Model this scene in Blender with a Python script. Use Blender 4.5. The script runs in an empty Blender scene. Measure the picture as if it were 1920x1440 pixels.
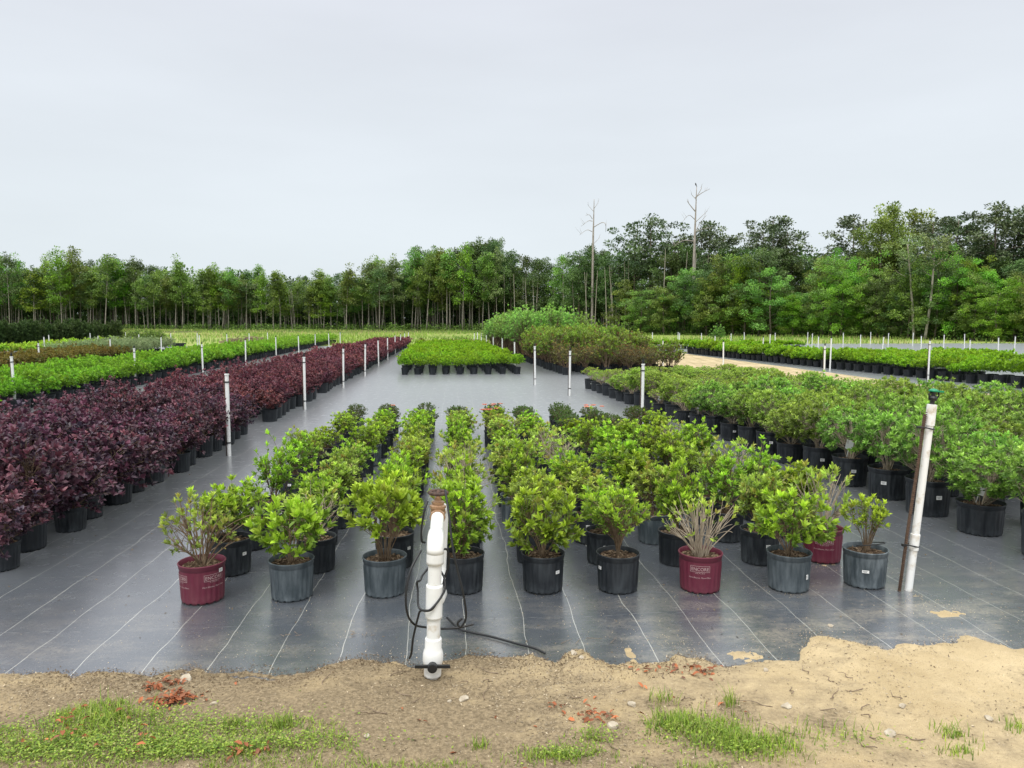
import bpy, math, random
import numpy as np
from mathutils import Vector

# ---------------------------------------------------------------- camera, sky, sun
scene = bpy.context.scene
FPX, HC, HORY, VPX = 1400.0, 1.65, 607.0, 855.0
PITCH = math.atan((720 - HORY) / FPX)
YAW = math.atan((960 - VPX) / FPX * math.cos(PITCH))
cam_d = bpy.data.cameras.new('camera'); cam = bpy.data.objects.new('camera', cam_d)
scene.collection.objects.link(cam)
cam.location = (0, 0, HC); cam.rotation_euler = (math.pi/2 - PITCH, 0, -YAW)
cam_d.sensor_width = 36; cam_d.lens = FPX/1920*36; cam_d.clip_start = 0.1; cam_d.clip_end = 3000
scene.camera = cam

SUN_EL, SUN_AZ = math.radians(62), math.radians(200)
world = bpy.data.worlds.new("World"); scene.world = world; world.use_nodes = True
wn = world.node_tree; wn.nodes.clear()
def wnode(t, **kw):
    n = wn.nodes.new(t)
    for k, v in kw.items(): setattr(n, k, v)
    return n
wout = wnode('ShaderNodeOutputWorld')
sky = wnode('ShaderNodeTexSky', sky_type='NISHITA', sun_disc=False, sun_elevation=SUN_EL, sun_rotation=SUN_AZ, air_density=1.0, dust_density=4.0)
bg1 = wnode('ShaderNodeBackground'); bg1.inputs[1].default_value = 0.05
wn.links.new(sky.outputs[0], bg1.inputs[0])
# cloud deck: even grey, brighter towards the zenith, faint low-contrast banks
tc = wnode('ShaderNodeTexCoord'); sep = wnode('ShaderNodeSeparateXYZ'); wn.links.new(tc.outputs['Generated'], sep.inputs[0])
mp = wnode('ShaderNodeMapping'); mp.inputs['Scale'].default_value = (1, 1, 4.5); wn.links.new(tc.outputs['Generated'], mp.inputs[0])
nz = wnode('ShaderNodeTexNoise'); nz.inputs['Scale'].default_value = 1.6; nz.inputs['Detail'].default_value = 5; nz.inputs['Roughness'].default_value = .5
wn.links.new(mp.outputs[0], nz.inputs['Vector'])
rampz = wnode('ShaderNodeValToRGB'); wn.links.new(sep.outputs[2], rampz.inputs[0])
els = rampz.color_ramp.elements
els[0].position = 0.0; els[0].color = (.655, .72, .755, 1)
els[1].position = 1.0; els[1].color = (2.1, 2.1, 2.05, 1)
for p, c in ((.12, (.655, .71, .75, 1)), (.30, (.65, .69, .74, 1)), (.42, (.635, .66, .72, 1)), (.7, (1.75, 1.75, 1.73, 1))):
    e = els.new(p); e.color = c
nr = wnode('ShaderNodeMapRange'); nr.inputs[1].default_value = .3; nr.inputs[2].default_value = .7; nr.inputs[3].default_value = .945; nr.inputs[4].default_value = 1.045
wn.links.new(nz.outputs[0], nr.inputs[0])
mul = wnode('ShaderNodeMix', data_type='RGBA', blend_type='MULTIPLY'); mul.inputs[0].default_value = 1
wn.links.new(rampz.outputs[0], mul.inputs[6]); wn.links.new(nr.outputs[0], mul.inputs[7])
bg2 = wnode('ShaderNodeBackground'); bg2.inputs[1].default_value = 1.0; wn.links.new(mul.outputs[2], bg2.inputs[0])
mixs = wnode('ShaderNodeMixShader'); mixs.inputs[0].default_value = .9
wn.links.new(bg1.outputs[0], mixs.inputs[1]); wn.links.new(bg2.outputs[0], mixs.inputs[2]); wn.links.new(mixs.outputs[0], wout.inputs[0])

sun_d = bpy.data.lights.new('sun', 'SUN'); sun_d.energy = 1.5; sun_d.angle = math.radians(25); sun_d.color = (1, .97, .92)
sun = bpy.data.objects.new('sun', sun_d); scene.collection.objects.link(sun)
sd = Vector((math.cos(SUN_EL)*math.sin(SUN_AZ), math.cos(SUN_EL)*math.cos(SUN_AZ), math.sin(SUN_EL)))
sun.rotation_euler = sd.to_track_quat('Z', 'Y').to_euler(); sun.location = (0, 0, 50)
vs = scene.view_settings; vs.view_transform = 'Standard'; vs.look = 'None'; vs.gamma = 1; vs.exposure = 0.36
scene.render.engine = 'CYCLES'
scene.cycles.max_bounces = 6; scene.cycles.diffuse_bounces = 3; scene.cycles.glossy_bounces = 2
scene.cycles.transmission_bounces = 4; scene.cycles.use_denoising = True

# ---------------------------------------------------------------- pixel to ground helpers
F2 = np.array([math.sin(YAW), math.cos(YAW)]); R2 = np.array([math.cos(YAW), -math.sin(YAW)])
def G(px, py):
    """ground point (z=0) seen at photo pixel px,py"""
    u = (px - 960)/FPX; v = -(py - 720)/FPX
    f = math.cos(PITCH) + v*math.sin(PITCH); z = -math.sin(PITCH) + v*math.cos(PITCH)
    t = -HC/z
    return F2*f*t + R2*u*t
def Wd(px, d):
    """ground point at forward distance d in the column of pixel px"""
    return F2*d + R2*(px - 960)/FPX*d/math.cos(PITCH)
def zat(py, d): return HC - (py - HORY)*d/FPX
def pix(x, y, z):
    p = np.array([x, y]); f = p@F2; r = p@R2
    zc = z - HC; fw = f*math.cos(PITCH) - zc*math.sin(PITCH); up = f*math.sin(PITCH) + zc*math.cos(PITCH)
    return 960 + FPX*r/fw, 720 - FPX*up/fw

# ---------------------------------------------------------------- materials
def nm(name):
    m = bpy.data.materials.new(name); m.use_nodes = True; m.node_tree.nodes.clear(); return m
class NT:
    def __init__(s, m): s.t = m.node_tree
    def n(s, ty, ins=None, **kw):
        n = s.t.nodes.new(ty)
        for k, v in kw.items(): setattr(n, k, v)
        if ins:
            for k, v in ins.items():
                if isinstance(v, bpy.types.NodeSocket): s.t.links.new(v, n.inputs[k])
                else: n.inputs[k].default_value = v
        return n
    def ramp(s, fac, stops, interp='LINEAR'):
        r = s.t.nodes.new('ShaderNodeValToRGB'); r.color_ramp.interpolation = interp
        s.t.links.new(fac, r.inputs[0]); e = r.color_ramp.elements
        e[0].position, e[0].color = stops[0][0], c4(stops[0][1]); e[1].position, e[1].color = stops[-1][0], c4(stops[-1][1])
        for p, c in stops[1:-1]: q = e.new(p); q.color = c4(c)
        return r.outputs[0]
    def mix(s, f, a, b, mode='MIX'):
        m = s.n('ShaderNodeMix', data_type='RGBA', blend_type=mode)
        for i, v in ((0, f), (6, a), (7, b)):
            if isinstance(v, bpy.types.NodeSocket): s.t.links.new(v, m.inputs[i])
            else: m.inputs[i].default_value = v if i == 0 else c4(v)
        return m.outputs[2]
    def math(s, op, a, b=0.0, c=None):
        d = {0: a, 1: b}
        if c is not None: d[2] = c
        return s.n('ShaderNodeMath', d, operation=op).outputs[0]
    def noise(s, vec, scale, detail=3, rough=.5, out=0):
        return s.n('ShaderNodeTexNoise', {'Vector': vec, 'Scale': scale, 'Detail': detail, 'Roughness': rough}).outputs[out]
    def mr(s, v, a, b, c, d): return s.n('ShaderNodeMapRange', {0: v, 1: a, 2: b, 3: c, 4: d}).outputs[0]
    def out(s, sh): s.t.links.new(sh, s.n('ShaderNodeOutputMaterial').inputs[0])
    def bsdf(s, **kw):
        names = {'base': 'Base Color', 'rough': 'Roughness', 'spec': 'Specular IOR Level', 'normal': 'Normal', 'metal': 'Metallic', 'coat': 'Coat Weight', 'sheen': 'Sheen Weight', 'sheenr': 'Sheen Roughness', 'coatr': 'Coat Roughness', 'coati': 'Coat IOR'}
        return s.n('ShaderNodeBsdfPrincipled', {names[k]: (c4(v) if k == 'base' and not isinstance(v, bpy.types.NodeSocket) else v) for k, v in kw.items()}).outputs[0]
def c4(c): return tuple(c) if len(c) == 4 else (c[0], c[1], c[2], 1)

def leaf_mat(name, old, new, hue=.12, trans=.3, rough=.45, spec=.4, alt=None, altw=.0, patch=None):
    """leaf tint attribute: r random per leaf, g newness of growth, b random per clump"""
    m = nm(name); t = NT(m)
    at = t.n('ShaderNodeAttribute', attribute_name='tint').outputs['Color']
    sp = t.n('ShaderNodeSeparateColor', {0: at})
    base = t.mix(sp.outputs[1], old, new)
    if alt is not None:
        f = t.mr(sp.outputs[2], 1-altw, 1.0, 0.0, 1.0)
        base = t.mix(f, base, alt)
    oi = t.n('ShaderNodeObjectInfo').outputs['Random']
    v = t.math('MULTIPLY', t.mr(sp.outputs[0], 0, 1, .68, 1.32), t.mr(oi, 0, 1, 1-hue, 1+hue))
    v = t.math('MULTIPLY', v, t.mr(sp.outputs[2], 0, 1, .85, 1.15))
    h = t.n('ShaderNodeHueSaturation', {'Hue': t.mr(oi, 0, 1, .5-hue*.12, .5+hue*.12), 'Value': v, 'Saturation': 1.0, 'Color': base}).outputs[0]
    if patch:      # whole-plant variation along the bed (different cultivars standing together)
        geo = t.n('ShaderNodeNewGeometry').outputs['Position']
        pn = t.noise(geo, patch[0], 2)
        h = t.mix(t.mr(pn, .45, .6, 0, patch[2]), h, t.mix(.5, patch[1], h))
    pb = t.bsdf(base=h, rough=rough, spec=spec)
    tr = t.n('ShaderNodeBsdfTranslucent', {0: t.mix(.5, h, (1, 1, .3), 'MULTIPLY')})
    tr2 = t.n('ShaderNodeBsdfTranslucent', {0: h})
    ms = t.n('ShaderNodeMixShader', {0: trans, 1: pb, 2: tr2.outputs[0]})
    t.out(ms.outputs[0]); return m

def simple(name, col, rough=.6, spec=.5, nscale=None, col2=None, bump=0, metal=0, lo=.35, hi=.65):
    m = nm(name); t = NT(m)
    tcn = t.n('ShaderNodeTexCoord').outputs['Object']
    b = {'base': col, 'rough': rough, 'spec': spec, 'metal': metal}
    if nscale:
        n = t.noise(tcn, nscale, 5, .6)
        b['base'] = t.mix(t.mr(n, lo, hi, 0, 1), col, col2)
        if bump: b['normal'] = t.n('ShaderNodeBump', {'Strength': bump, 'Distance': .01, 'Height': n}).outputs[0]
    t.out(t.bsdf(**b)); return m

def pot_mat(name, col, dust, amt):
    m = nm(name); t = NT(m)
    tcn = t.n('ShaderNodeTexCoord').outputs['Object']
    oi = t.n('ShaderNodeObjectInfo').outputs['Random']
    off = t.n('ShaderNodeVectorMath', {0: tcn, 1: t.n('ShaderNodeCombineXYZ', {0: t.math('MULTIPLY', oi, 37.0), 1: 0.0, 2: 0.0}).outputs[0]}, operation='ADD').outputs[0]
    st = t.n('ShaderNodeMapping', {'Vector': off, 'Scale': (9, 9, 2.2)}).outputs[0]
    n1 = t.noise(st, 2.2, 5, .65); n2 = t.noise(off, 30, 4, .7)
    z = t.n('ShaderNodeSeparateXYZ', {0: tcn}).outputs[2]
    low = t.mr(z, 0.0, .07, .5, 0.0)
    f = t.math('ADD', t.mr(n1, .42, .75, 0, amt), t.math('MULTIPLY', low, t.mr(n2, .4, .6, 0, 1)))
    f = t.math('MULTIPLY', f, t.mr(oi, 0, 1, .35, 1.25))
    t.out(t.bsdf(base=t.mix(t.math('MINIMUM', f, 1.0), col, dust), rough=t.mr(n1, .3, .7, .38, .6), spec=.4,
                 normal=t.n('ShaderNodeBump', {'Strength': .15, 'Distance': .003, 'Height': n2}).outputs[0])); return m

M = {}
M['pot_black'] = pot_mat('pot_black', (.010, .013, .017), (.075, .088, .098), .5)
M['pot_grey'] = pot_mat('pot_grey', (.045, .060, .070), (.17, .20, .22), .9)
M['pot_maroon'] = pot_mat('pot_maroon', (.125, .017, .038), (.22, .09, .10), .4)
M['soil'] = simple('soil', (.035, .022, .014), .95, .1, 60, (.10, .068, .045), .8)
M['bark'] = simple('bark', (.14, .095, .06), .9, .1, 25, (.25, .19, .13), .5)
M['bark_grey'] = simple('bark_grey', (.30, .25, .19), .9, .1, 25, (.42, .36, .28), .5)
M['print'] = simple('print', (.50, .36, .36), .6)
M['sticker'] = simple('sticker', (.78, .79, .78), .5)
M['ink'] = simple('ink', (.06, .06, .07), .5)
M['pvc'] = simple('pvc', (.80, .81, .80), .32, .5, 9, (.72, .73, .71), .03, lo=.5, hi=.75)
M['pvc_dirty'] = simple('pvc_dirty', (.80, .81, .80), .38, .5, 14, (.50, .42, .30), .05, lo=.52, hi=.72)
M['rubber'] = simple('rubber', (.011, .012, .014), .45, .5)
M['brass'] = simple('brass', (.43, .27, .16), .42, .5, 30, (.30, .18, .105), .1, metal=.35)
M['iron'] = simple('iron', (.028, .022, .02), .7, .4, 40, (.11, .06, .04), .3)
M['green_plastic'] = simple('green_plastic', (.0, .22, .10), .4)
M['rebar'] = simple('rebar', (.07, .045, .032), .8, .3, 60, (.13, .08, .055), .4)
M['azalea'] = leaf_mat('azalea_leaf', (0.100, 0.187, 0.024), (0.481, 0.722, 0.058), .14, alt=(.23, .27, .045), altw=.12)
M['azalea_open'] = leaf_mat('azalea_leaf_olive', (0.135, 0.200, 0.048), (0.531, 0.713, 0.106), .1, alt=(.28, .22, .05), altw=.18)
M['azalea_dark'] = leaf_mat('azalea_leaf_dark', (0.051, 0.109, 0.023), (0.130, 0.211, 0.041), .12, alt=(.15, .10, .03), altw=.12)
M['pitto'] = leaf_mat('glossy_cluster_leaf', (0.088, 0.183, 0.032), (0.425, 0.667, 0.103), .2, rough=.4)
M['pitto_yellow'] = leaf_mat('yellow_cluster_leaf', (0.156, 0.262, 0.039), (0.471, 0.630, 0.100), .12, rough=.4)
M['purple'] = leaf_mat('purple_leaf', (.048, .028, .044), (.205, .064, .098), .2, trans=.22, rough=.42, alt=(.045, .035, .055), altw=.25)
M['purple_red'] = leaf_mat('russet_leaf', (.075, .028, .038), (.29, .085, .095), .18, trans=.25, alt=(.12, .03, .05), altw=.3)
M['bright'] = leaf_mat('bright_leaf', (0.094, 0.204, 0.013), (0.330, 0.564, 0.022), .1, trans=.35)
M['lime'] = leaf_mat('lime_leaf', (0.088, 0.198, 0.015), (0.276, 0.528, 0.036), .1, trans=.35)
M['myrtle'] = leaf_mat('myrtle_leaf', (0.130, 0.257, 0.052), (0.409, 0.712, 0.129), .15, trans=.35)
M['myrtle_olive'] = leaf_mat('myrtle_olive_leaf', (0.122, 0.211, 0.029), (0.380, 0.544, 0.058), .14, alt=(.17, .085, .03), altw=.2)
M['myrtle_red'] = leaf_mat('myrtle_russet_leaf', (0.098, 0.113, 0.036), (0.300, 0.198, 0.053), .18, alt=(.10, .14, .03), altw=.35)
M['olive'] = leaf_mat('olive_brown_leaf', (0.098, 0.091, 0.019), (0.234, 0.176, 0.033), .15, alt=(.12, .16, .03), altw=.3)
M['silver'] = leaf_mat('grey_green_leaf', (0.130, 0.189, 0.078), (0.312, 0.403, 0.182), .12)
M['conifer'] = leaf_mat('conifer_spray', (0.036, 0.072, 0.018), (0.112, 0.180, 0.042), .12, trans=.15)
M['tree_mid'] = leaf_mat('tree_leaf_mid', (0.086, 0.173, 0.037), (0.300, 0.450, 0.081), .28, trans=.35, alt=(.15, .21, .07), altw=.15)
M['tree_bright'] = leaf_mat('tree_leaf_bright', (0.090, 0.195, 0.024), (0.307, 0.540, 0.049), .22, trans=.4, alt=(.19, .24, .04), altw=.15)
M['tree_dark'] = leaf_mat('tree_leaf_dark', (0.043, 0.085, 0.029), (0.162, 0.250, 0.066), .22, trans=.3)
M['tree_pale'] = leaf_mat('tree_leaf_pale', (0.132, 0.192, 0.072), (0.322, 0.425, 0.146), .15, trans=.35)
M['pine'] = leaf_mat('pine_needle', (0.058, 0.096, 0.046), (0.154, 0.208, 0.090), .18, trans=.15)
M['trunk_pale'] = simple('trunk_pale', (.25, .225, .18), .9, .1, 3, (.40, .37, .31), .3)
M['trunk_brown'] = simple('trunk_brown', (.12, .10, .08), .95, .1, 3, (.20, .17, .135), .3)
M['deadwood'] = simple('deadwood', (.27, .235, .21), .9, .1, 2, (.40, .36, .33), .3)
M['grass'] = leaf_mat('grass_blade', (0.121, 0.220, 0.033), (0.390, 0.506, 0.070), .1, trans=.4, rough=.6, alt=(.36, .33, .14), altw=.2)
M['field'] = leaf_mat('field_grass', (.10, .19, .035), (.32, .43, .075), .1, trans=.4, rough=.7, alt=(.40, .34, .16), altw=.16)
M['deadleaf'] = leaf_mat('dead_leaf', (.26, .085, .035), (.46, .16, .06), .1, trans=.15, rough=.7, alt=(.16, .08, .05), altw=.35)
M['chip'] = leaf_mat('bark_chip', (.10, .068, .042), (.40, .33, .24), .1, trans=0, rough=.9, spec=.1)
M['mulch'] = leaf_mat('mulch', (.075, .052, .03), (.16, .115, .07), .1, trans=0, rough=.9, spec=.1)
M['grit'] = leaf_mat('grit', (.33, .25, .15), (.58, .49, .34), .1, trans=0, rough=.9, spec=.1)
M['stone'] = simple('stone', (.32, .27, .20), .9, .3, 22, (.50, .45, .36), .9)
M['flower'] = leaf_mat('coral_flower', (.70, .20, .12), (.82, .34, .22), .05, trans=.3, rough=.6)
M['twig'] = simple('twig', (.15, .11, .075), .9, .1, 40, (.28, .22, .16), .4)
M['bird'] = simple('feather', (.02, .018, .02), .7)

# ---------------------------------------------------------------- mesh arrays
class MB:
    def __init__(s): s.v = []; s.f = []; s.m = []; s.t = []; s.n = 0; s.sm = []
    def add(s, v, f, mat=0, tint=None, smooth=False):
        v = np.asarray(v, np.float32).reshape(-1, 3); k = len(v)
        if isinstance(f, np.ndarray): fl = (f + s.n).tolist() if len(f) else []
        else: fl = [[i + s.n for i in q] for q in f]
        s.v.append(v); s.f.extend(fl); s.m.extend([mat]*len(fl)); s.sm.extend([smooth]*len(fl))
        if tint is None: tint = np.full((k, 3), .5, np.float32)
        s.t.append(np.asarray(tint, np.float32).reshape(-1, 3)); s.n += k
        return s
    def mesh(s, name, mats):
        me = bpy.data.meshes.new(name)
        V = np.concatenate(s.v); T = np.concatenate(s.t)
        tot = np.fromiter((len(q) for q in s.f), np.int32, len(s.f))
        loops = np.fromiter((i for q in s.f for i in q), np.int32, int(tot.sum()))
        me.vertices.add(len(V)); me.vertices.foreach_set('co', V.ravel())
        me.loops.add(len(loops)); me.loops.foreach_set('vertex_index', loops)
        me.polygons.add(len(tot)); st = np.zeros(len(tot), np.int32); st[1:] = np.cumsum(tot)[:-1]
        me.polygons.foreach_set('loop_start', st)
        try: me.polygons.foreach_set('loop_total', tot)
        except Exception: pass
        me.polygons.foreach_set('material_index', np.array(s.m, np.int32))
        me.polygons.foreach_set('use_smooth', np.array(s.sm, bool))
        a = me.color_attributes.new('tint', 'FLOAT_COLOR', 'POINT')
        a.data.foreach_set('color', np.hstack([T, np.ones((len(T), 1), np.float32)]).ravel())
        me.update(calc_edges=True)
        for m in mats: me.materials.append(m)
        return me
    def arrays(s): return np.concatenate(s.v), s.f, s.m, np.concatenate(s.t)

def nrm(a): return a/np.maximum(np.linalg.norm(a, axis=-1, keepdims=True), 1e-9)

def leaves(mb, P, D, L, Wf, tint, full=True, rng=None, mat=0, droop=.12, up=None):
    """n leaves at P growing along D; width = L*Wf"""
    n = len(P)
    if n == 0: return
    P = np.asarray(P, np.float32); D = nrm(np.asarray(D, np.float32)); L = np.broadcast_to(np.asarray(L, np.float32), (n,))[:, None]
    U = np.tile(np.array([[0, 0, 1.]]), (n, 1)) if up is None else up
    U = U + rng.normal(0, .35, (n, 3))
    S = nrm(np.cross(D, U)); N = nrm(np.cross(S, D))
    Wd_ = L*Wf
    if full:
        pts = [P,
               P + D*L*.30 - S*Wd_*.42 + N*L*.04, P + D*L*.68 - S*Wd_*.40 + N*L*.03,
               P + D*L - N*L*droop,
               P + D*L*.68 + S*Wd_*.40 + N*L*.03, P + D*L*.30 + S*Wd_*.42 + N*L*.04,
               P + D*L*.32 - N*L*.03, P + D*L*.68 - N*L*(.03 + droop*.3)]
        V = np.stack(pts, 1).reshape(-1, 3)
        pat = [[0, 6, 1], [1, 6, 7, 2], [2, 7, 3], [0, 5, 6], [5, 4, 7, 6], [4, 3, 7]]
        base = np.arange(n)*8
        fl = []
        for b in base.tolist():
            for q in pat: fl.append([b + i for i in q])
        mb.add(V, fl, mat, np.repeat(tint, 8, 0), True)
    else:
        V = np.stack([P, P + D*L*.5 - S*Wd_*.5, P + D*L - N*L*droop, P + D*L*.5 + S*Wd_*.5], 1).reshape(-1, 3)
        base = (np.arange(n)*4)[:, None]
        mb.add(V, base + np.array([[0, 3, 2, 1]]), mat, np.repeat(tint, 4, 0))

def tube(mb, pts, radii, seg=5, mat=0, cap=True, smooth=True, tint=None):
    pts = np.asarray(pts, float); n = len(pts)
    radii = np.broadcast_to(np.asarray(radii, float), (n,))
    T = np.gradient(pts, axis=0); T = nrm(T)
    ref = np.array([0, 0, 1.]) if abs(T[0][2]) < .9 else np.array([1., 0, 0])
    X = np.zeros((n, 3)); x = nrm(np.cross(T[0], ref)[None])[0]
    for i in range(n):
        x = x - T[i]*(x@T[i]); x = x/max(np.linalg.norm(x), 1e-9); X[i] = x
    Y = np.cross(T, X)
    a = np.arange(seg)/seg*2*math.pi
    V = pts[:, None] + radii[:, None, None]*(np.cos(a)[None, :, None]*X[:, None] + np.sin(a)[None, :, None]*Y[:, None])
    f = []
    for i in range(n-1):
        for j in range(seg):
            k = (j+1) % seg; f.append([i*seg+j, i*seg+k, (i+1)*seg+k, (i+1)*seg+j])
    if cap: f.append(list(range(seg-1, -1, -1))); f.append([(n-1)*seg+j for j in range(seg)])
    mb.add(V.reshape(-1, 3), f, mat, None if tint is None else np.tile(np.array([tint]), (n*seg, 1)), smooth)

def lathe(mb, prof, seg=32, mat=0, c=(0, 0, 0), mod=None, smooth=True, cap_top=False, cap_bot=False):
    a = np.arange(seg)/seg*2*math.pi; V = []
    for i, (r, z) in enumerate(prof):
        rr = np.full(seg, float(r)); zz = np.full(seg, float(z))
        if mod: rr, zz = mod(i, rr, zz, a)
        V.append(np.stack([rr*np.cos(a)+c[0], rr*np.sin(a)+c[1], zz+c[2]], 1))
    f = []
    for i in range(len(prof)-1):
        for j in range(seg):
            k = (j+1) % seg; f.append([i*seg+j, i*seg+k, (i+1)*seg+k, (i+1)*seg+j])
    n = len(prof)
    if cap_bot: f.append(list(range(seg-1, -1, -1)))
    if cap_top: f.append([(n-1)*seg+j for j in range(seg)])
    mb.add(np.concatenate(V), f, mat, None, smooth)

def box(mb, c, s, mat=0, rot=None):
    v = np.array([[x, y, z] for x in (-.5, .5) for y in (-.5, .5) for z in (-.5, .5)])*np.array(s)
    if rot is not None: v = v@np.array(rot).T
    mb.add(v + np.array(c), [[0, 1, 3, 2], [4, 6, 7, 5], [0, 4, 5, 1], [2, 3, 7, 6], [0, 2, 6, 4], [1, 5, 7, 3]], mat)

# ---------------------------------------------------------------- scene objects
COL = scene.collection
def obj(name, me, parent=None, loc=None):
    o = bpy.data.objects.new(name, me); COL.objects.link(o)
    if parent is not None: o.parent = parent
    if loc is not None: o.location = loc
    return o
def tag(o, label=None, cat=None, group=None, kind=None):
    if label: o['label'] = label
    if cat: o['category'] = cat
    if group: o['group'] = group
    if kind: o['kind'] = kind
    return o
def empty(name, loc=(0, 0, 0), rz=0):
    o = bpy.data.objects.new(name, None); COL.objects.link(o); o.location = loc; o.rotation_euler = (0, 0, rz); o.empty_display_size = .1
    return o
ONES = "zeroth first second third fourth fifth sixth seventh eighth ninth tenth eleventh twelfth thirteenth fourteenth fifteenth sixteenth seventeenth eighteenth nineteenth".split()
TENS = {2: 'twent', 3: 'thirt', 4: 'fort', 5: 'fift', 6: 'sixt', 7: 'sevent', 8: 'eight', 9: 'ninet'}
def ordn(n):
    if n < 20: return ONES[n]
    t, u = divmod(n, 10)
    if t >= 10: return 'hundred' + ('th' if n == 100 else '-' + ordn(n-100))
    return TENS[t] + 'ieth' if u == 0 else TENS[t] + 'y-' + ONES[u]

# ---------------------------------------------------------------- pots
def pot_mesh(name, rt, rb, h, mat, seg=48, lite=False):
    mb = MB()
    if lite:
        lathe(mb, [(rb, 0), (rt*.95, h*.88), (rt, h*.89), (rt, h), (rt*.92, h), (rt*.9, h*.85)], 14, 0, smooth=False, cap_bot=True)
    else:
        prof = [(rb*.9, .004), (rb, 0), (rb*1.01, .012), (rb*1.02, .02), (rb+(rt-rb)*.40, h*.45), (rb+(rt-rb)*.68, h*.74), (rt*.955, h*.82), (rt*.955, h*.86),
                (rt*.985, h*.87), (rt*.985, h*.93), (rt*.99, h*.935), (rt*1.02, h*.965), (rt*1.025, h*.985), (rt*1.0, h), (rt*.965, h*.99), (rt*.94, h*.80)]
        def mod(i, r, z, a):
            if i == 1: z = z + (np.sin(a*16) > .55)*.009
            if 3 <= i <= 5: r = r - .0032*(np.abs(np.sin(a*12))**.5 < .55) - .0012*np.cos(a*24)
            return r, z
        lathe(mb, prof, 96 if seg > 40 else seg, 0, mod=mod)
    return mb.mesh(name, [mat])
def soil_mesh(rt, h, rng):
    mb = MB(); seg = 20; V = [[0, 0, h*.86 + .01]]; f = []
    for k, fr in enumerate((.35, .7, .955)):
        for j in range(seg):
            a = j/seg*2*math.pi; V.append([rt*.97*fr*math.cos(a), rt*.97*fr*math.sin(a), h*.86 + rng.uniform(-.006, .008)])
    for j in range(seg):
        k = (j+1) % seg; f.append([0, 1+j, 1+k])
        for q in range(2): f.append([1+q*seg+j, 1+(q+1)*seg+j, 1+(q+1)*seg+k, 1+q*seg+k])
    mb.add(V, f, 0)
    for _ in range(90):    # bark chips on the soil
        a, r = rng.uniform(0, 2*math.pi), rt*.88*math.sqrt(rng.uniform(0, 1)); s = rng.uniform(.005, .013)
        c, sn = math.cos(a*7), math.sin(a*7)
        box(mb, (r*math.cos(a), r*math.sin(a), h*.86+.006), (s*1.6, s*.7, s*.5), 1, [[c, -sn, .2], [sn, c, 0], [-.2, 0, 1]])
    return mb.mesh('soil', [M['soil'], M['bark']])
def arc_print(mb, z, ang, R, w, h, mat=0, off=.0012):
    """rectangle w x h wrapped round a pot"""
    n = 6; V = []; f = []
    for i in range(n+1):
        a = ang + (i/n-.5)*w/R
        for zz, q in ((z-h/2, 0), (z+h/2, 0)):
            rr = R(zz) if callable(R) else R
            V.append([(rr+off)*math.cos(a), (rr+off)*math.sin(a), zz])
    for i in range(n): f.append([2*i, 2*i+2, 2*i+3, 2*i+1])
    mb.add(V, f, mat)
def text_mesh(s, size):
    c = bpy.data.curves.new('txt', 'FONT'); c.body = s; c.size = size; c.align_x = 'CENTER'; c.resolution_u = 3
    o = bpy.data.objects.new('txt', c); COL.objects.link(o)
    dg = bpy.context.evaluated_depsgraph_get(); dg.update()
    me = o.evaluated_get(dg).to_mesh()
    V = np.array([v.co[:] for v in me.vertices]).reshape(-1, 3); Fc = [list(p.vertices) for p in me.polygons]
    o.evaluated_get(dg).to_mesh_clear(); bpy.data.objects.remove(o); bpy.data.curves.remove(c)
    return V, Fc
def pot_print(rt, rb, h, angs):
    """the two-line trade print on the maroon pots"""
    mb = MB()
    def rad(z): return rb + (rt-rb)*(z/h)*.92 + .0030
    items = []
    V, Fc = text_mesh('ENCORE', .030); items.append((V, Fc, h*.635, .92))
    V, Fc = text_mesh('A Z A L E A', .011); items.append((V, Fc, h*.555, 1.0))
    V, Fc = text_mesh('More Blooms. More Often.', .0125); items.append((V, Fc, h*.43, 1.0))
    for a0 in angs:
        for k, (V, Fc, zc, sx) in enumerate(items):
            sh = .18 if k == 2 else 0
            z = zc + V[:, 1]; x = V[:, 0]*sx + V[:, 1]*sh
            r = rad(z); a = a0 + x/np.maximum(r, .01)
            mb.add(np.stack([r*np.cos(a), r*np.sin(a), z], 1), Fc, 0)
        w, t = .118, .0018
        for zz in (h*.60, h*.76): arc_print(mb, zz, a0, rad(zz), w, t, 0, 0)
        for s in (-1, 1): arc_print(mb, h*.68, a0 + s*w/2/rad(h*.68), rad(h*.68), t, h*.16, 0, .0)
    return mb.mesh('pot_print', [M['print']])

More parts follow.
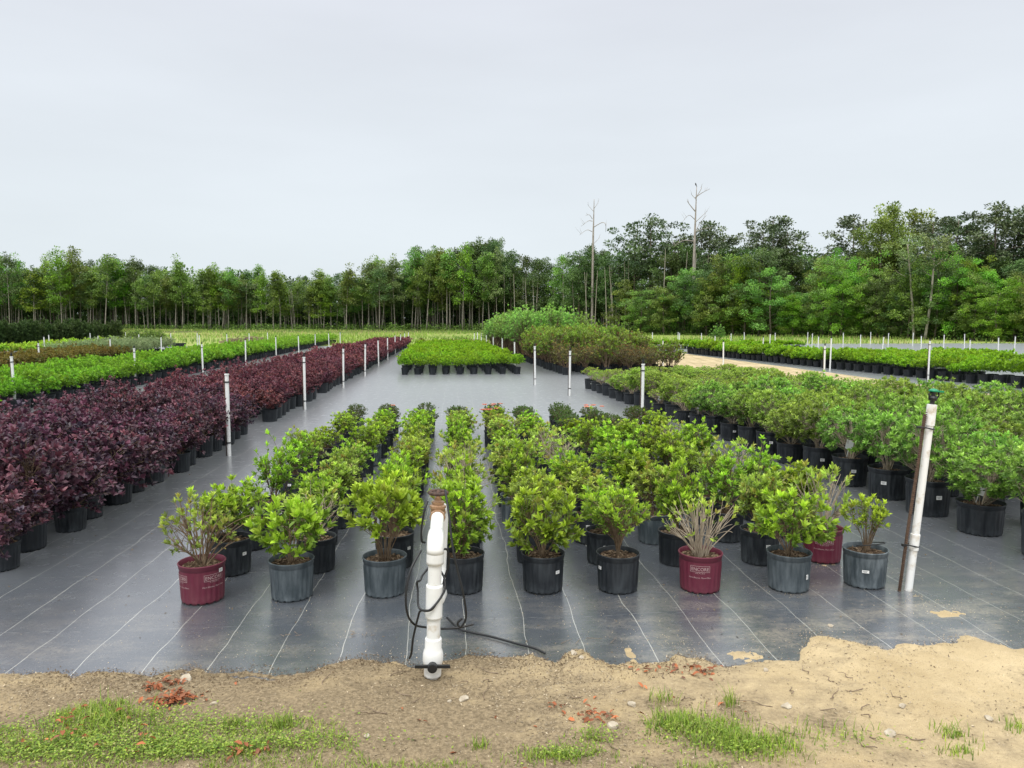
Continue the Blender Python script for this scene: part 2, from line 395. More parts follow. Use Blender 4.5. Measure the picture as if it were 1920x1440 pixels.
# ---------------------------------------------------------------- shrubs
def shrub(rng, R=.22, Rz=.19, zc=.42, z0=.2, ns=12, tips=90, lpt=8, along=5, L=.045, Wf=.38, full=True, spread=.9, low=-.35,
          inner=.72, open_=0., stem_r=.004, base_r=.02, stemseg=4, asym=.12, droop=.12, single=False, newp=.7, twig=False, hollow=0., drop_leaf=0., spike=.14):
    """returns (leaf MB, stem MB)"""
    lb, sb = MB(), MB()
    def target():
        while True:
            d = rng.normal(0, 1, 3); d /= np.linalg.norm(d)
            if d[2] > low: break
        rr = rng.uniform(inner, 1.0)*(1 + asym*math.sin(3*math.atan2(d[1], d[0]) + ph) + asym*.6*math.sin(5*math.atan2(d[1], d[0]) + ph*2))
        if d[2] > -.1 and rng.random() < spike: rr *= rng.uniform(1.08, 1.38)
        return np.array([d[0]*R*rr, d[1]*R*rr, zc + d[2]*Rz*rr])
    ph = rng.uniform(0, 6.28)
    mains = []
    for i in range(ns):
        T = target(); az = math.atan2(T[1], T[0]) + rng.normal(0, .3)
        b = np.array([math.cos(az), math.sin(az), 0])*base_r*rng.uniform(.2, 1); b[2] = z0 - .03
        if single: b[:2] *= .15
        c = b + (T-b)*np.array([.25, .25, .55]) + rng.normal(0, .015, 3)*R/.22
        if single: c[:2] *= .3
        mains.append((b, c, T))
    def bez(m, t): return (1-t)**2*m[0] + 2*t*(1-t)*m[1] + t*t*m[2]
    def dbez(m, t): return 2*(1-t)*(m[1]-m[0]) + 2*t*(m[2]-m[1])
    allc = []
    for m in mains:
        ts = np.linspace(0, 1, 6); tube(sb, [bez(m, t) for t in ts], np.linspace(stem_r, stem_r*.35, 6), stemseg, 0, False)
        allc.append(m)
    tg = np.array([m[2] for m in mains])
    for i in range(tips - ns):
        T = target(); j = int(np.argmin(np.linalg.norm(tg - T, axis=1) + rng.uniform(0, R*.5, len(tg))))
        m = mains[j]; t = rng.uniform(.3, .75); b = bez(m, t)
        c = b + (T-b)*.5 + dbez(m, t)*.12 + rng.normal(0, .008, 3)*R/.22
        q = (b, c, T); allc.append(q)
        ts = np.linspace(0, 1, 4); tube(sb, [bez(q, t) for t in ts], np.linspace(stem_r*.5, stem_r*.25, 4), 3, 0, False)
    P, D, LL, TT, UU = [], [], [], [], []
    for q in allc:
        if rng.random() < open_: 
            if rng.random() < .6: continue
        cl = rng.random(); topness = np.clip((q[2][2] - (zc - Rz*.3))/(Rz*1.3), 0, 1)
        new = np.clip(newp*(.45 + .55*topness) + rng.normal(0, .18), 0, 1)
        ax = dbez(q, 1.0); ax = ax/np.linalg.norm(ax); ax = ax*.75 + np.array([0, 0, .35]); ax /= np.linalg.norm(ax)
        x = np.cross(ax, rng.normal(0, 1, 3)); x /= np.linalg.norm(x); y = np.cross(ax, x); a0 = rng.uniform(0, 6.28)
        for k in range(lpt):
            if rng.random() < drop_leaf: continue
            a = a0 + k*2.4; s = spread*rng.uniform(.55, 1.2)*(.35 + .65*k/lpt)
            rad = math.cos(a)*x + math.sin(a)*y
            d = ax*math.cos(s) + rad*math.sin(s)
            P.append(q[2] - ax*L*.25*k/lpt); D.append(d); LL.append(L*rng.uniform(.7, 1.15)); TT.append([rng.random(), new, cl]); UU.append(ax - rad*.3)
        for k in range(along):
            t = rng.uniform(.45, .97); p = bez(q, t); a = rng.uniform(0, 6.28)
            if np.linalg.norm((p - [0, 0, zc])/[R, R, Rz]) < hollow: continue
            dd = dbez(q, t); dd /= max(np.linalg.norm(dd), 1e-6)
            xx = np.cross(dd, rng.normal(0, 1, 3)); xx /= np.linalg.norm(xx)
            d = dd*.45 + xx*.9 + np.array([0, 0, .15])
            P.append(p); D.append(d); LL.append(L*rng.uniform(.6, 1.05)); TT.append([rng.random(), new*.35*rng.random(), cl]); UU.append(np.array([0, 0, 1.]))
    leaves(lb, np.array(P), np.array(D), np.array(LL), Wf, np.array(TT), full, rng, 0, droop, np.array(UU))
    return lb, sb
def join(parts):
    mb = MB()
    for (V, f, m, T), slot in parts:
        mb.add(V, f, slot, T)
    return mb

def make_proto(rng, name, foliage_mat, stem_mat, pot, lod, sh, soil=True, extra=None):
    """pot = (rt, rb, h, material). lod 'full' -> Empty with parts; 'one' -> a single mesh thing"""
    rt, rb, h, pm = pot
    lb, sb = shrub(rng, z0=h, **sh)
    if lod == 'one':
        mb = MB(); lathe(mb, [(rb, 0), (rt*.95, h*.88), (rt, h*.9), (rt, h), (rt*.9, h), (rt*.88, h*.85), (.001, h*.85)], 12, 1, smooth=False)
        V, f, m, T = lb.arrays(); mb.add(V, f, 0, T)
        if sb.n and lod == 'one' and stem_mat is not None: V, f, m, T = sb.arrays(); mb.add(V, f, 2, T)
        return obj(name, mb.mesh(name, [foliage_mat, pm] + ([stem_mat] if stem_mat else [])))
    r = empty(name)
    obj('pot', pot_mesh('pot', rt, rb, h, pm, lite=(lod == 'mid')), r)
    if soil and lod == 'full': obj('soil', soil_mesh(rt, h, rng), r)
    obj('foliage', lb.mesh('foliage', [foliage_mat]), r)
    if sb.n and lod == 'full': obj('stems', sb.mesh('stems', [stem_mat or M['bark']]), r)
    return r
def dup(root, loc, rz, sc, label, cat, group, potmat=None, drop=()):
    c = root.copy(); COL.objects.link(c)
    c.location = loc; c.rotation_euler = (0, 0, rz); c.scale = (sc[0], sc[0], sc[1]) if isinstance(sc, tuple) else (sc, sc, sc)
    c['label'] = label; c['category'] = cat; c['group'] = group
    for ch in root.children:
        if ch.name.split('.')[0] in drop: continue
        d = ch.copy(); COL.objects.link(d); d.parent = c
        if potmat is not None and ch.name.startswith('pot') and d.data.materials:
            d.material_slots[0].link = 'OBJECT'; d.material_slots[0].material = potmat
    return c
def kill(root):
    for ch in list(root.children): bpy.data.objects.remove(ch)
    bpy.data.objects.remove(root)
def child(root, nm_): return [c for c in root.children if c.name.split('.')[0] == nm_][0]

# ================================================================= SETTING
def fbm(x, y, seed, scale, octs=4):
    """cheap value noise"""
    out = np.zeros_like(x, dtype=float); amp = 1; tot = 0
    for o in range(octs):
        r = np.random.default_rng(seed*17 + o); tbl = r.random((256, 256))
        sx, sy = x*scale*2**o + 1000, y*scale*2**o + 1000
        xi, yi = np.floor(sx).astype(int), np.floor(sy).astype(int); fx, fy = sx-xi, sy-yi
        fx, fy = fx*fx*(3-2*fx), fy*fy*(3-2*fy)
        g = lambda a, b: tbl[a % 256, b % 256]
        v = g(xi, yi)*(1-fx)*(1-fy) + g(xi+1, yi)*fx*(1-fy) + g(xi, yi+1)*(1-fx)*fy + g(xi+1, yi+1)*fx*fy
        out += v*amp; tot += amp; amp *= .5
    return out/tot
def rise(x, y):
    d = np.hypot(x, y); return np.clip((d-62)/70, 0, 1)**1.5*.45
def grid(xs, ys, zf):
    X, Y = np.meshgrid(xs, ys); Z = zf(X, Y); nx, ny = len(xs), len(ys)
    V = np.stack([X, Y, Z], -1).reshape(-1, 3)
    i = (np.arange(ny-1)[:, None]*nx + np.arange(nx-1)[None]).ravel()
    return V, np.stack([i, i+1, i+nx+1, i+nx], 1)

def build_ground():
    mb = MB()
    xs = np.concatenate([np.linspace(-1500, -210, 10), np.linspace(-200, 200, 90), np.linspace(210, 1500, 10)])
    ys = np.concatenate([np.linspace(-300, -5, 6), np.linspace(0, 200, 70), np.linspace(220, 2000, 10)])
    V, f = grid(xs, ys, lambda X, Y: -.06 + rise(X, Y) + (fbm(X, Y, 3, .3)-.5)*.12*np.clip((Y-62)/10, 0, 1))
    mb.add(V, f, 0, None, True)
    m = nm('ground_mat'); t = NT(m); g = t.n('ShaderNodeNewGeometry').outputs['Position']
    n1 = t.noise(g, .12, 4); n2 = t.noise(g, 1.4, 5, .7); n3 = t.noise(g, 12, 4, .7)
    grass = t.mix(t.mr(n3, .3, .7, 0, 1), (.15, .22, .045), (.28, .36, .09))
    dry = t.mix(t.mr(n3, .3, .7, 0, 1), (.27, .21, .12), (.42, .34, .21))
    c = t.mix(t.mr(n2, .48, .62, 0, .7), grass, dry)
    yy = t.n('ShaderNodeSeparateXYZ', {0: g}).outputs[1]
    near = t.mr(yy, 40, 55, 1, 0)
    c = t.mix(near, c, t.mix(t.mr(n2, .35, .65, 0, 1), (.42, .34, .21), (.55, .46, .31)))
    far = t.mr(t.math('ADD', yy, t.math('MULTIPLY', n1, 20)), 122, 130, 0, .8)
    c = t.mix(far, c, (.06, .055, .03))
    t.out(t.bsdf(base=c, rough=.95, spec=.1, normal=t.n('ShaderNodeBump', {'Strength': .6, 'Distance': .05, 'Height': n3}).outputs[0]))
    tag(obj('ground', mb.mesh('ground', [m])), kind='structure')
build_ground()

def fabric_mat(name, dusty=True):
    m = nm(name); t = NT(m); g = t.n('ShaderNodeNewGeometry').outputs['Position']
    s = t.n('ShaderNodeSeparateXYZ', {0: g}); X, Y = s.outputs[0], s.outputs[1]
    wob = t.noise(t.n('ShaderNodeMapping', {'Vector': g, 'Scale': (2.2, .9, 1)}).outputs[0], 1.0, 3, .5)
    xw = t.math('ADD', X, t.math('MULTIPLY', t.math('SUBTRACT', wob, .5), .13))
    def line(v, period, w, off=0.0):
        fr = t.math('FRACT', t.math('ADD', t.math('DIVIDE', v, period), off))
        return t.math('LESS_THAN', t.math('ABSOLUTE', t.math('SUBTRACT', fr, .5)), w/period/2)
    ln = line(xw, .308, .0036, .37)
    yw = t.math('ADD', Y, t.math('MULTIPLY', t.math('SUBTRACT', wob, .5), .10))
    cr = line(yw, .9, .006)
    nb = t.noise(t.n('ShaderNodeMapping', {'Vector': g, 'Scale': (6, 6, 1)}).outputs[0], 3, 4)
    cr = t.math('MULTIPLY', cr, t.mr(nb, .45, .6, 0, .35))
    n1 = t.noise(g, .9, 5, .65); n2 = t.noise(g, 6, 5, .7)
    col = t.mix(t.mr(n1, .3, .7, 0, 1), (.026, .034, .048), (.038, .048, .064))
    streak = t.noise(t.n('ShaderNodeMapping', {'Vector': g, 'Scale': (1.2, 22, 1)}).outputs[0], 2.5, 4, .6)
    col = t.mix(t.math('MULTIPLY', t.mr(n2, .5, .75, 0, .22), t.mr(streak, .4, .65, .2, 1)), col, (.14, .15, .16))
    if dusty:
        # silt washed on to the sheet along its front edge, and thin trails of sand elsewhere
        edge = t.mr(Y, 3.7, 4.9, 1.0, 0.0)
        right = t.mr(X, -.2, 2.5, .35, 1.0)
        n4 = t.noise(t.n('ShaderNodeMapping', {'Vector': g, 'Scale': (1.0, 2.2, 1)}).outputs[0], 2.1, 6, .7)
        f = t.math('MULTIPLY', t.math('MULTIPLY', edge, right), t.mr(n4, .45, .68, 0, 1))
        f = t.math('MULTIPLY', f, t.mr(t.noise(g, 55, 4, .75), .38, .62, .25, 1.2))
        col = t.mix(t.math('MINIMUM', f, .6), col, (.32, .28, .215))
        n5 = t.noise(g, .45, 6, .75)
        col = t.mix(t.mr(n5, .62, .76, 0, .35), col, (.22, .20, .165))
        sp = t.noise(g, 130, 2, .6)
        col = t.mix(t.math('MULTIPLY', t.mr(sp, .69, .72, 0, 1), t.mr(n1, .4, .6, .1, .8)), col, (.42, .37, .30))
    col = t.mix(t.math('MULTIPLY', ln, t.mr(n2, .3, .6, .45, .9)), col, (.50, .50, .45))
    col = t.mix(cr, col, (.35, .35, .32))
    weave = t.n('ShaderNodeTexWave', {'Vector': g, 'Scale': 130.0, 'Distortion': .6, 'Detail': 1.0}, bands_direction='Y').outputs[1]
    wr = t.noise(t.n('ShaderNodeMapping', {'Vector': g, 'Scale': (1.5, .5, 1)}).outputs[0], 2.0, 4, .55)
    hgt = t.math('ADD', t.math('MULTIPLY', wr, 1.0), t.math('MULTIPLY', weave, .03))
    bst = t.mr(Y, 4.0, 9.0, .14, .01)
    bmp = t.n('ShaderNodeBump', {'Strength': bst, 'Distance': .02, 'Height': hgt}).outputs[0]
    t.out(t.bsdf(base=col, rough=t.mr(n2, .3, .7, .20, .30), spec=1.0, normal=bmp, coat=1.0, coatr=t.mr(Y, 5.0, 12.0, .23, .33), coati=1.64, sheen=.68, sheenr=.33)); return m

def build_fabric():
    fm = fabric_mat('woven_ground_cloth')
    mb = MB()
    xs = np.concatenate([np.linspace(-34, -8, 14), np.linspace(-7.5, 7.5, 150)]); ys = np.concatenate([np.linspace(2.6, 9, 110), np.linspace(9.3, 56.5, 60)])
    def zf(X, Y):
        k = np.clip((12-Y)/6, .15, 1)
        return .004 + k*(.010*(fbm(X*1.8, Y*.5, 5, .8, 3)-.4) + .006*(fbm(X*3, Y*1.2, 6, 1.2, 2)-.5))
    V, f = grid(xs, ys, zf); mb.add(V, f, 0, None, True)
    tag(obj('ground_cloth', mb.mesh('ground_cloth', [fm])), kind='structure')
    mb = MB(); xs = np.linspace(12.4, 75, 40); ys = np.linspace(10, 60, 30)
    V, f = grid(xs, ys, lambda X, Y: 0*X + .004)
    a, b = G(1660, 643), G(1920, 648)
    mb.add(V, f, 0, None, True)
    tag(obj('far_ground_cloth', mb.mesh('far_ground_cloth', [fabric_mat('woven_cloth_far', False)])), kind='structure')
    # sandy strip between the two cloths
    mb = MB(); V, f = grid(np.linspace(7.45, 12.6, 60), np.linspace(6, 44, 120), lambda X, Y: .02 + .03*(fbm(X, Y, 9, .7)-.5) - .05*(np.abs(X-10.0) > 2.5)*1.0)
    mb.add(V, f, 0, None, True)
    m = nm('sandy_strip'); t = NT(m); g = t.n('ShaderNodeNewGeometry').outputs['Position']
    n = t.noise(t.n('ShaderNodeMapping', {'Vector': g, 'Scale': (9, .5, 1)}).outputs[0], 1.3, 5, .6); n2 = t.noise(g, 9, 5, .7)
    c = t.mix(t.mr(n, .4, .62, 0, 1), (.52, .42, .27), (.26, .21, .12)); c = t.mix(t.mr(n2, .5, .75, 0, .6), c, (.34, .33, .12))
    t.out(t.bsdf(base=c, rough=.95, spec=.1, normal=t.n('ShaderNodeBump', {'Strength': .5, 'Distance': .02, 'Height': n2}).outputs[0]))
    tag(obj('sand_path', mb.mesh('sand_path', [m])), kind='structure')
build_fabric()

# the washed sand and soil in front of the cloth
EDGE = [(-900, 1275), (-300, 1262), (0, 1265), (60, 1260), (105, 1262), (150, 1275), (170, 1266), (210, 1265), (250, 1268), (330, 1258), (400, 1262), (480, 1255), (530, 1268), (580, 1261), (620, 1244), (690, 1234), (740, 1240),
        (780, 1250), (840, 1238), (880, 1225), (915, 1226), (950, 1236), (1000, 1239), (1040, 1248), (1062, 1232), (1090, 1228), (1115, 1242), (1140, 1250), (1200, 1253), (1250, 1248), (1262, 1228), (1300, 1230), (1335, 1240),
        (1350, 1252), (1375, 1248), (1420, 1243), (1450, 1236), (1495, 1240), (1508, 1200), (1535, 1190), (1570, 1199), (1620, 1210), (1660, 1216), (1710, 1213), (1770, 1198), (1810, 1193), (1850, 1208), (1880, 1218), (1920, 1222), (2500, 1230)]
EP = np.array([G(*p) for p in EDGE])
PATCH = [(1265, 1207, .10, .035, .7), (1290, 1228, .06, .05, .6), (1395, 1232, .09, .04, 1), (1185, 1232, .035, .06, .5), (1440, 1107, .16, .022, .8), (1722, 1122, .05, .03, .7),
         (1755, 1135, .14, .03, .55), (1790, 1150, .16, .035, .5), (1545, 1062, .16, .03, .8), (1480, 1113, .05, .02, .5), (20, 1062, .2, .05, .6), (1310, 1117, .12, .012, .4), (610, 740, .3, .5, .5), (640, 728, .2, .4, .4), (830, 655, .3, .6, .3)]
def hsand(X, Y):
    ye = np.interp(X, EP[:, 0], EP[:, 1])
    n = fbm(X, Y, 11, 7, 4) - .5; nb = fbm(X, Y, 12, 1.7, 3) - .5
    d = ye - Y + n*.12 + (fbm(X, Y, 15, 22, 2)-.5)*.05
    h = np.where(d > 0, .045*(1-np.exp(-np.maximum(d, 0)/.09)), d*.9)
    h = h + n*.020 + (fbm(X, Y, 14, 30, 2)-.5)*.006 + np.where(d > .05, nb*.05, 0)
    for px, py, rx, ry, k in PATCH[:12]:
        c = G(px, py); q = .28 - ((X-c[0])/rx)**2 - ((Y-c[1])/(ry*2.2))**2 + n*2.6 + (fbm(X, Y, 13, 28, 3)-.5)*2.2
        h = np.maximum(h, np.where(q > -1, q*.008*k + .004, -1))
    return h
def sand_material():
    m = nm('washed_sand'); t = NT(m); g = t.n('ShaderNodeNewGeometry').outputs['Position']
    s = t.n('ShaderNodeSeparateXYZ', {0: g}); X, Y = s.outputs[0], s.outputs[1]
    n1 = t.noise(g, 2.2, 6, .65); n2 = t.noise(g, 60, 5, .8); n3 = t.noise(g, 240, 2, .6); n4 = t.noise(t.n('ShaderNodeMapping', {'Vector': g, 'Scale': (1, 1.6, 1)}).outputs[0], 5.5, 6, .7)
    tan = t.mix(t.mr(n1, .35, .65, 0, 1), (.42, .325, .185), (.58, .465, .285))
    brn = t.mix(t.mr(n2, .35, .65, 0, 1), (.125, .096, .060), (.35, .275, .172))
    yb = t.mr(t.math('ABSOLUTE', t.math('SUBTRACT', X, -1.0)), 0.3, 3.2, .62, .0)   # soil and bark mixed in nearer the middle
    low = t.mr(Y, 2.75, 3.35, .18, .0)
    f = t.math('ADD', t.math('ADD', yb, low), t.math('SUBTRACT', n4, .5))
    bias = t.mr(X, 1.0, 3.0, .0, .10)
    f = t.mr(t.math('SUBTRACT', t.math('ADD', t.math('ADD', f, t.math('MULTIPLY', t.math('SUBTRACT', n1, .5), 1.4)), .06), bias), .15, .62, 0, 1)
    c = t.mix(f, tan, brn)
    c = t.mix(t.mr(n3, .62, .70, 0, .7), c, (.075, .055, .038)); c = t.mix(t.mr(n3, .36, .30, 0, .55), c, (.68, .60, .46))
    hh = t.math('ADD', t.math('MULTIPLY', n2, .7), t.math('MULTIPLY', n3, .25))
    t.out(t.bsdf(base=c, rough=.95, spec=.12, normal=t.n('ShaderNodeBump', {'Strength': .9, 'Distance': .012, 'Height': hh}).outputs[0]))
    return m
def build_sand():
    xs = np.concatenate([np.linspace(-14, -2.9, 30)[:-1], np.arange(-2.9, 3.6, .011), np.linspace(3.6, 14, 30)[1:]])
    ys = np.concatenate([np.linspace(-6, 2.3, 24)[:-1], np.arange(2.3, 5.25, .0105)])
    V, f = grid(xs, ys, hsand)
    keep = (V[f][:, :, 2].max(1) > -.012)
    mb = MB(); mb.add(V, f[keep], 0, None, True)
    tag(obj('sand', mb.mesh('sand', [sand_material()])), kind='structure')
build_sand()

# ================================================================= POTTED PLANT BEDS
def fscale(o, w, v, h):
    """vary a plant's growth without changing its pot"""
    tl_ = (rg.normal(0, .06), rg.normal(0, .06), 0)
    for c in o.children:
        if c.name.split('.')[0] in ('foliage', 'stems'): c.scale = (w, w, v); c.location = (0, 0, h*.86*(1-v)); c.rotation_euler = tl_

rg = np.random.default_rng(7)
AZ_POT = (.133, .119, .232)
def az_proto(seed, mat='azalea', potm='pot_black', **kw):
    sh = dict(R=.225, Rz=.20, zc=.43, ns=13, tips=120, lpt=8, along=6, L=.050, Wf=.36, stem_r=.0038, hollow=.35, newp=.85, low=-.7)
    sh.update(kw)
    return make_proto(np.random.default_rng(seed), 'potted_azalea', M[mat], M['bark'], AZ_POT + (M[potm],), 'full', sh)
AZ = [az_proto(100+i, spike=.26, inner=.42, R=.165+.045*rg.random(), Rz=.16+.06*rg.random(), zc=.40+.05*rg.random(), L=.040+.012*rg.random(), tips=int(95+50*rg.random()), asym=.14+.12*rg.random(),
               mat='azalea' if i < 9 else 'azalea_open', open_=0 if i % 3 else .18, stem_r=.0042) for i in range(12)]
AZD = [az_proto(150+i, mat='azalea_dark', R=.20, Rz=.17, zc=.41, L=.027, lpt=8, tips=210, along=5, asym=.04) for i in range(3)]
AZB = [az_proto(170+i, mat='azalea_open', R=.25, Rz=.20, zc=.42, tips=70, ns=22, lpt=6, along=1, open_=.45, stem_r=.0052, asym=.2) for i in range(2)]   # bare-twigged
for p in AZB: child(p, 'stems').data.materials[0] = M['bark_grey']
ROWX = [381, 548, 722, 868, 1018, 1158, 1312, 1475, 1620]
ROWY = [1133, 1128, 1121, 1115, 1114, 1114, 1113, 1110, 1105]
special = {}
special[0] = (az_proto(201, 'azalea_open', 'pot_maroon', R=.235, Rz=.19, zc=.42, tips=95, ns=16, along=2, lpt=7, L=.036, open_=.12, base_r=.035, stem_r=.0058, hollow=.7, newp=.6, low=-.55), 'olive-leaved azalea with open woody stems in faded maroon pot, nearest the purple shrubs')
special[1] = (az_proto(202, 'azalea', 'pot_grey', R=.215, Rz=.185, zc=.41, tips=95, lpt=7, L=.060, Wf=.46, along=4, newp=.9), 'big-leaved green azalea in scuffed grey pot, front of the second row from the purple shrubs')
special[2] = (az_proto(203, 'azalea', 'pot_grey', R=.235, Rz=.22, zc=.47, tips=125, ns=26, lpt=8, L=.058, Wf=.42, along=3, low=-.15, hollow=.6, stem_r=.0036, base_r=.04), 'tallest lush azalea, many thin stems in scuffed grey pot, front pot before the standpipe')
special[3] = (az_proto(204, 'azalea', 'pot_black', R=.165, Rz=.24, zc=.45, tips=150, L=.045, along=5, low=-.8), 'narrow upright azalea in black pot standing just behind the white standpipe')
special[4] = (az_proto(205, 'azalea', 'pot_black', R=.215, Rz=.22, zc=.43, tips=130, L=.052, asym=.16, low=-.7), 'full green azalea in black pot, front pot just past the standpipe across the gap')
special[5] = (az_proto(206, 'azalea', 'pot_black', R=.20, Rz=.16, zc=.45, tips=100, ns=14, L=.042, single=True, stem_r=.007, low=-.2, asym=.22), 'small azalea on one short trunk in black pot with open soil, front row')
special[6] = (az_proto(207, 'azalea_open', 'pot_maroon', R=.235, Rz=.19, zc=.40, tips=85, ns=30, lpt=5, along=0, L=.034, open_=.55, stem_r=.0055, base_r=.05, low=-.25, hollow=.8), 'nearly bare azalea, pale tangled twigs in bright maroon pot, front row')
child(special[6][0], 'stems').data.materials[0] = M['bark_grey']
special[7] = (az_proto(208, 'azalea', 'pot_grey', R=.225, Rz=.18, zc=.42, tips=125, L=.048, Wf=.44, asym=.15, low=-.65), 'bushy azalea in dusty dark pot ringed with spilled sand, front row')
special[8] = (az_proto(209, 'azalea', 'pot_grey', R=.145, Rz=.17, zc=.39, tips=48, ns=14, lpt=7, along=7, L=.038, low=.1, hollow=0, newp=1.0), 'smallest azalea, sparse upright shoots in grey pot with label, nearest the tall riser')
for k, (p, lb) in special.items():
    g = G(ROWX[k], ROWY[k] - 9); p.location = (g[0], g[1], .008); p.rotation_euler = (0, 0, 0 if k in (0, 6) else rg.uniform(0, 6))
    if k in (7,): p.location.y -= .02
    tag(p, lb, 'potted azalea', 'azaleas in nursery pots')
rt, rb, h = AZ_POT
def facing(root, extra=0):
    """angle in the pot's own frame that looks at the camera"""
    x, y = root.location.x, root.location.y
    return math.atan2(-y, -x) - root.rotation_euler.z + extra
def add_print(root, angs):
    for a in angs: obj('pot_print', pot_print(*AZ_POT[:3], [a]), root)
a0 = facing(special[0][0]); add_print(special[0][0], [a0 + .52, a0 - 1.15])
a0 = facing(special[6][0]); add_print(special[6][0], [a0, a0 + 2.4])
def sticker(root, da, z, w=.03, hh=.02, R=None, lean=0, rtb=None):
    mb = MB(); a = facing(root) + da
    q = rtb or AZ_POT
    RR = q[1] + (q[0]-q[1])*z/q[2] + .003
    arc_print(mb, z, a, RR, w, hh, 0)
    for i in range(3): arc_print(mb, z + hh*(.25-.22*i), a - .02, RR, w*(.7-.12*i), hh*.07, 1, .0022)
    o = obj('sticker', mb.mesh('sticker', [M['sticker'], M['ink']]), root); return o
sticker(special[0][0], .86, .19, .03, .022); sticker(special[4][0], .75, .135); sticker(special[5][0], -.98, .15); sticker(special[7][0], .98, .10, .02, .03)
sticker(special[8][0], .05, .115, .04, .018)
# extra open ring of the nested pot on the small one
mb = MB(); a = np.linspace(.3, 3.6, 18); tube(mb, np.stack([.11*np.cos(a), .11*np.sin(a), .255+.03*np.sin(a)], 1), .0035, 5)
obj('loose_rim', mb.mesh('loose_rim', [M['rubber']]), special[8][0])

RED_TOP = {(1, 12), (4, 11), (7, 12), (4, 12)}
def flower_part(root, rng, n=4):
    for i in range(n):
        mb = MB(); P, D, T = [], [], []
        a = rng.uniform(0, 6.28); r = .19*math.sqrt(rng.random()); c = np.array([r*math.cos(a), r*math.sin(a), .43 + .04*rng.random()])
        for q in range(3):
            for k in range(5):
                b = k*1.257 + q; P.append(c + np.array([.02*math.cos(q*2.1), .02*math.sin(q*2.1), 0])); D.append([math.cos(b), math.sin(b), .7]); T.append([rng.random(), rng.random(), .5])
        leaves(mb, np.array(P), np.array(D), .030, .7, np.array(T), True, rng)
        obj('flower', mb.mesh('flower', [M['flower']]), root)
ncol = {7: 13, 8: 13}
for r in range(9):
    g0 = np.array(special[r][0].location[:2]) if r != 8 else G(ROWX[8], ROWY[8]-9)
    n = 14 if r < 8 else 13
    for k in range(1, n):
        if (r, k) in ((0, 9), (0, 4), (1, 6), (3, 8), (8, 5)): continue
        y = g0[1] + k*.525 + rg.uniform(-.04, .04); x = g0[0] + rg.uniform(-.045, .045)
        if r in (0, 1) and k == 1: x += .05
        far = k >= n - 2
        bare = rg.random() < .10 or (r, k) == (8, 1)
        p = AZD[int(rg.integers(3))] if far or (r > 4 and k > 9 and rg.random() < .5) else (AZB[int(rg.integers(2))] if bare else AZ[int(rg.integers(12))])
        look = 'dark small-leaved' if p in AZD else ('bare-twigged' if p in AZB else ('olive green' if AZ.index(p) > 8 else 'bright green'))
        pm, pn = (M['pot_black'], 'black')
        if rg.random() < .12: pm, pn = M['pot_grey'], 'grey'
        if (r, k) == (8, 1): pm, pn = M['pot_maroon'], 'maroon'
        lb = f'{look} azalea in {pn} pot, {ordn(k+1)} pot back in {ordn(r+1)} row from purple shrubs'
        s = rg.uniform(.9, 1.08)
        o = dup(p, (x, y, .006), rg.uniform(0, 6.28), rg.uniform(.97, 1.03), lb, 'potted azalea', 'azaleas in nursery pots', pm)
        kf = float(np.interp(k, [0, 3, 8, 13], [1.0, .92, .74, .58])); fscale(o, s*float(np.interp(k, [0, 5, 13], [1, .98, .82])), kf*rg.uniform(.78, 1.2), AZ_POT[2])
        if (r, k) == (8, 1):
            o.scale = (1, 1, 1); o.location = tuple(G(1541, 1050)) + (.008,); a0 = facing(o); add_print(o, [a0 + .1, a0 + 2.6])
        elif k < 7 and rg.random() < .3: sticker(o, rg.uniform(-.9, .9), .14)
        if (r, k) in RED_TOP: flower_part(o, rg, 1 if r == 1 else 5)
for p in AZ + AZD + AZB: kill(p)

def line_bed(name, cat, group, protos, PA, PB, n, rows, rowgap, side, label, start=0, jit=.03, rng=rg, sc=(.93, 1.07), skip=None, limit=300, lite=None, after=None, hscale=None):
    """n pots along the line PA-PB, further rows to one side. Beyond LIMIT the far ones go to one stuff object."""
    A, B = np.array(PA), np.array(PB); d = (B-A); L = np.linalg.norm(d); d /= L; perp = np.array([d[1], -d[0]])*side
    spots = []
    for k in range(n):
        for r in range(rows):
            p = A + d*(L*k/(n-1)) + perp*rowgap*r + rng.uniform(-jit, jit, 2)
            if r % 2: p = p + d*(L/(n-1))*.18
            px, py = pix(p[0], p[1], .5)
            if px < -110 or px > 2030: continue
            if skip and skip(k, r, p): continue
            spots.append((k, r, p))
    spots.sort(key=lambda s: s[2]@F2)
    out = []
    for k, r, p in spots[:limit]:
        pr = protos(k, r, p) if callable(protos) else protos[int(rng.integers(len(protos)))]
        s = rng.uniform(*sc); hs = hscale(k, r, p) if hscale else 1
        o = dup(pr, (p[0], p[1], .006), rng.uniform(0, 6.28), (s, s*hs*rng.uniform(.85, 1.13)), label(k, r, pr), cat, group)
        if after: after(o, k, r, p, s)
        out.append(o)
    rest = spots[limit:]
    if rest and lite:
        mb = MB()
        for k, r, p in rest:
            V, f, m, T, mats = lite[int(rng.integers(len(lite)))]
            a = rng.uniform(0, 6.28); s = rng.uniform(*sc); c, sn = math.cos(a)*s, math.sin(a)*s
            V2 = np.stack([V[:, 0]*c - V[:, 1]*sn + p[0], V[:, 0]*sn + V[:, 1]*c + p[1], V[:, 2]*s + .006], 1)
            n0 = len(mb.m); mb.add(V2, f, 0, T); mb.m[n0:] = m
        o = obj(name + '_mass', mb.mesh(name + '_mass', mats)); tag(o, None, None, None, 'stuff')
        o['label'] = 'far ' + group; o['category'] = 'plants'
    return out
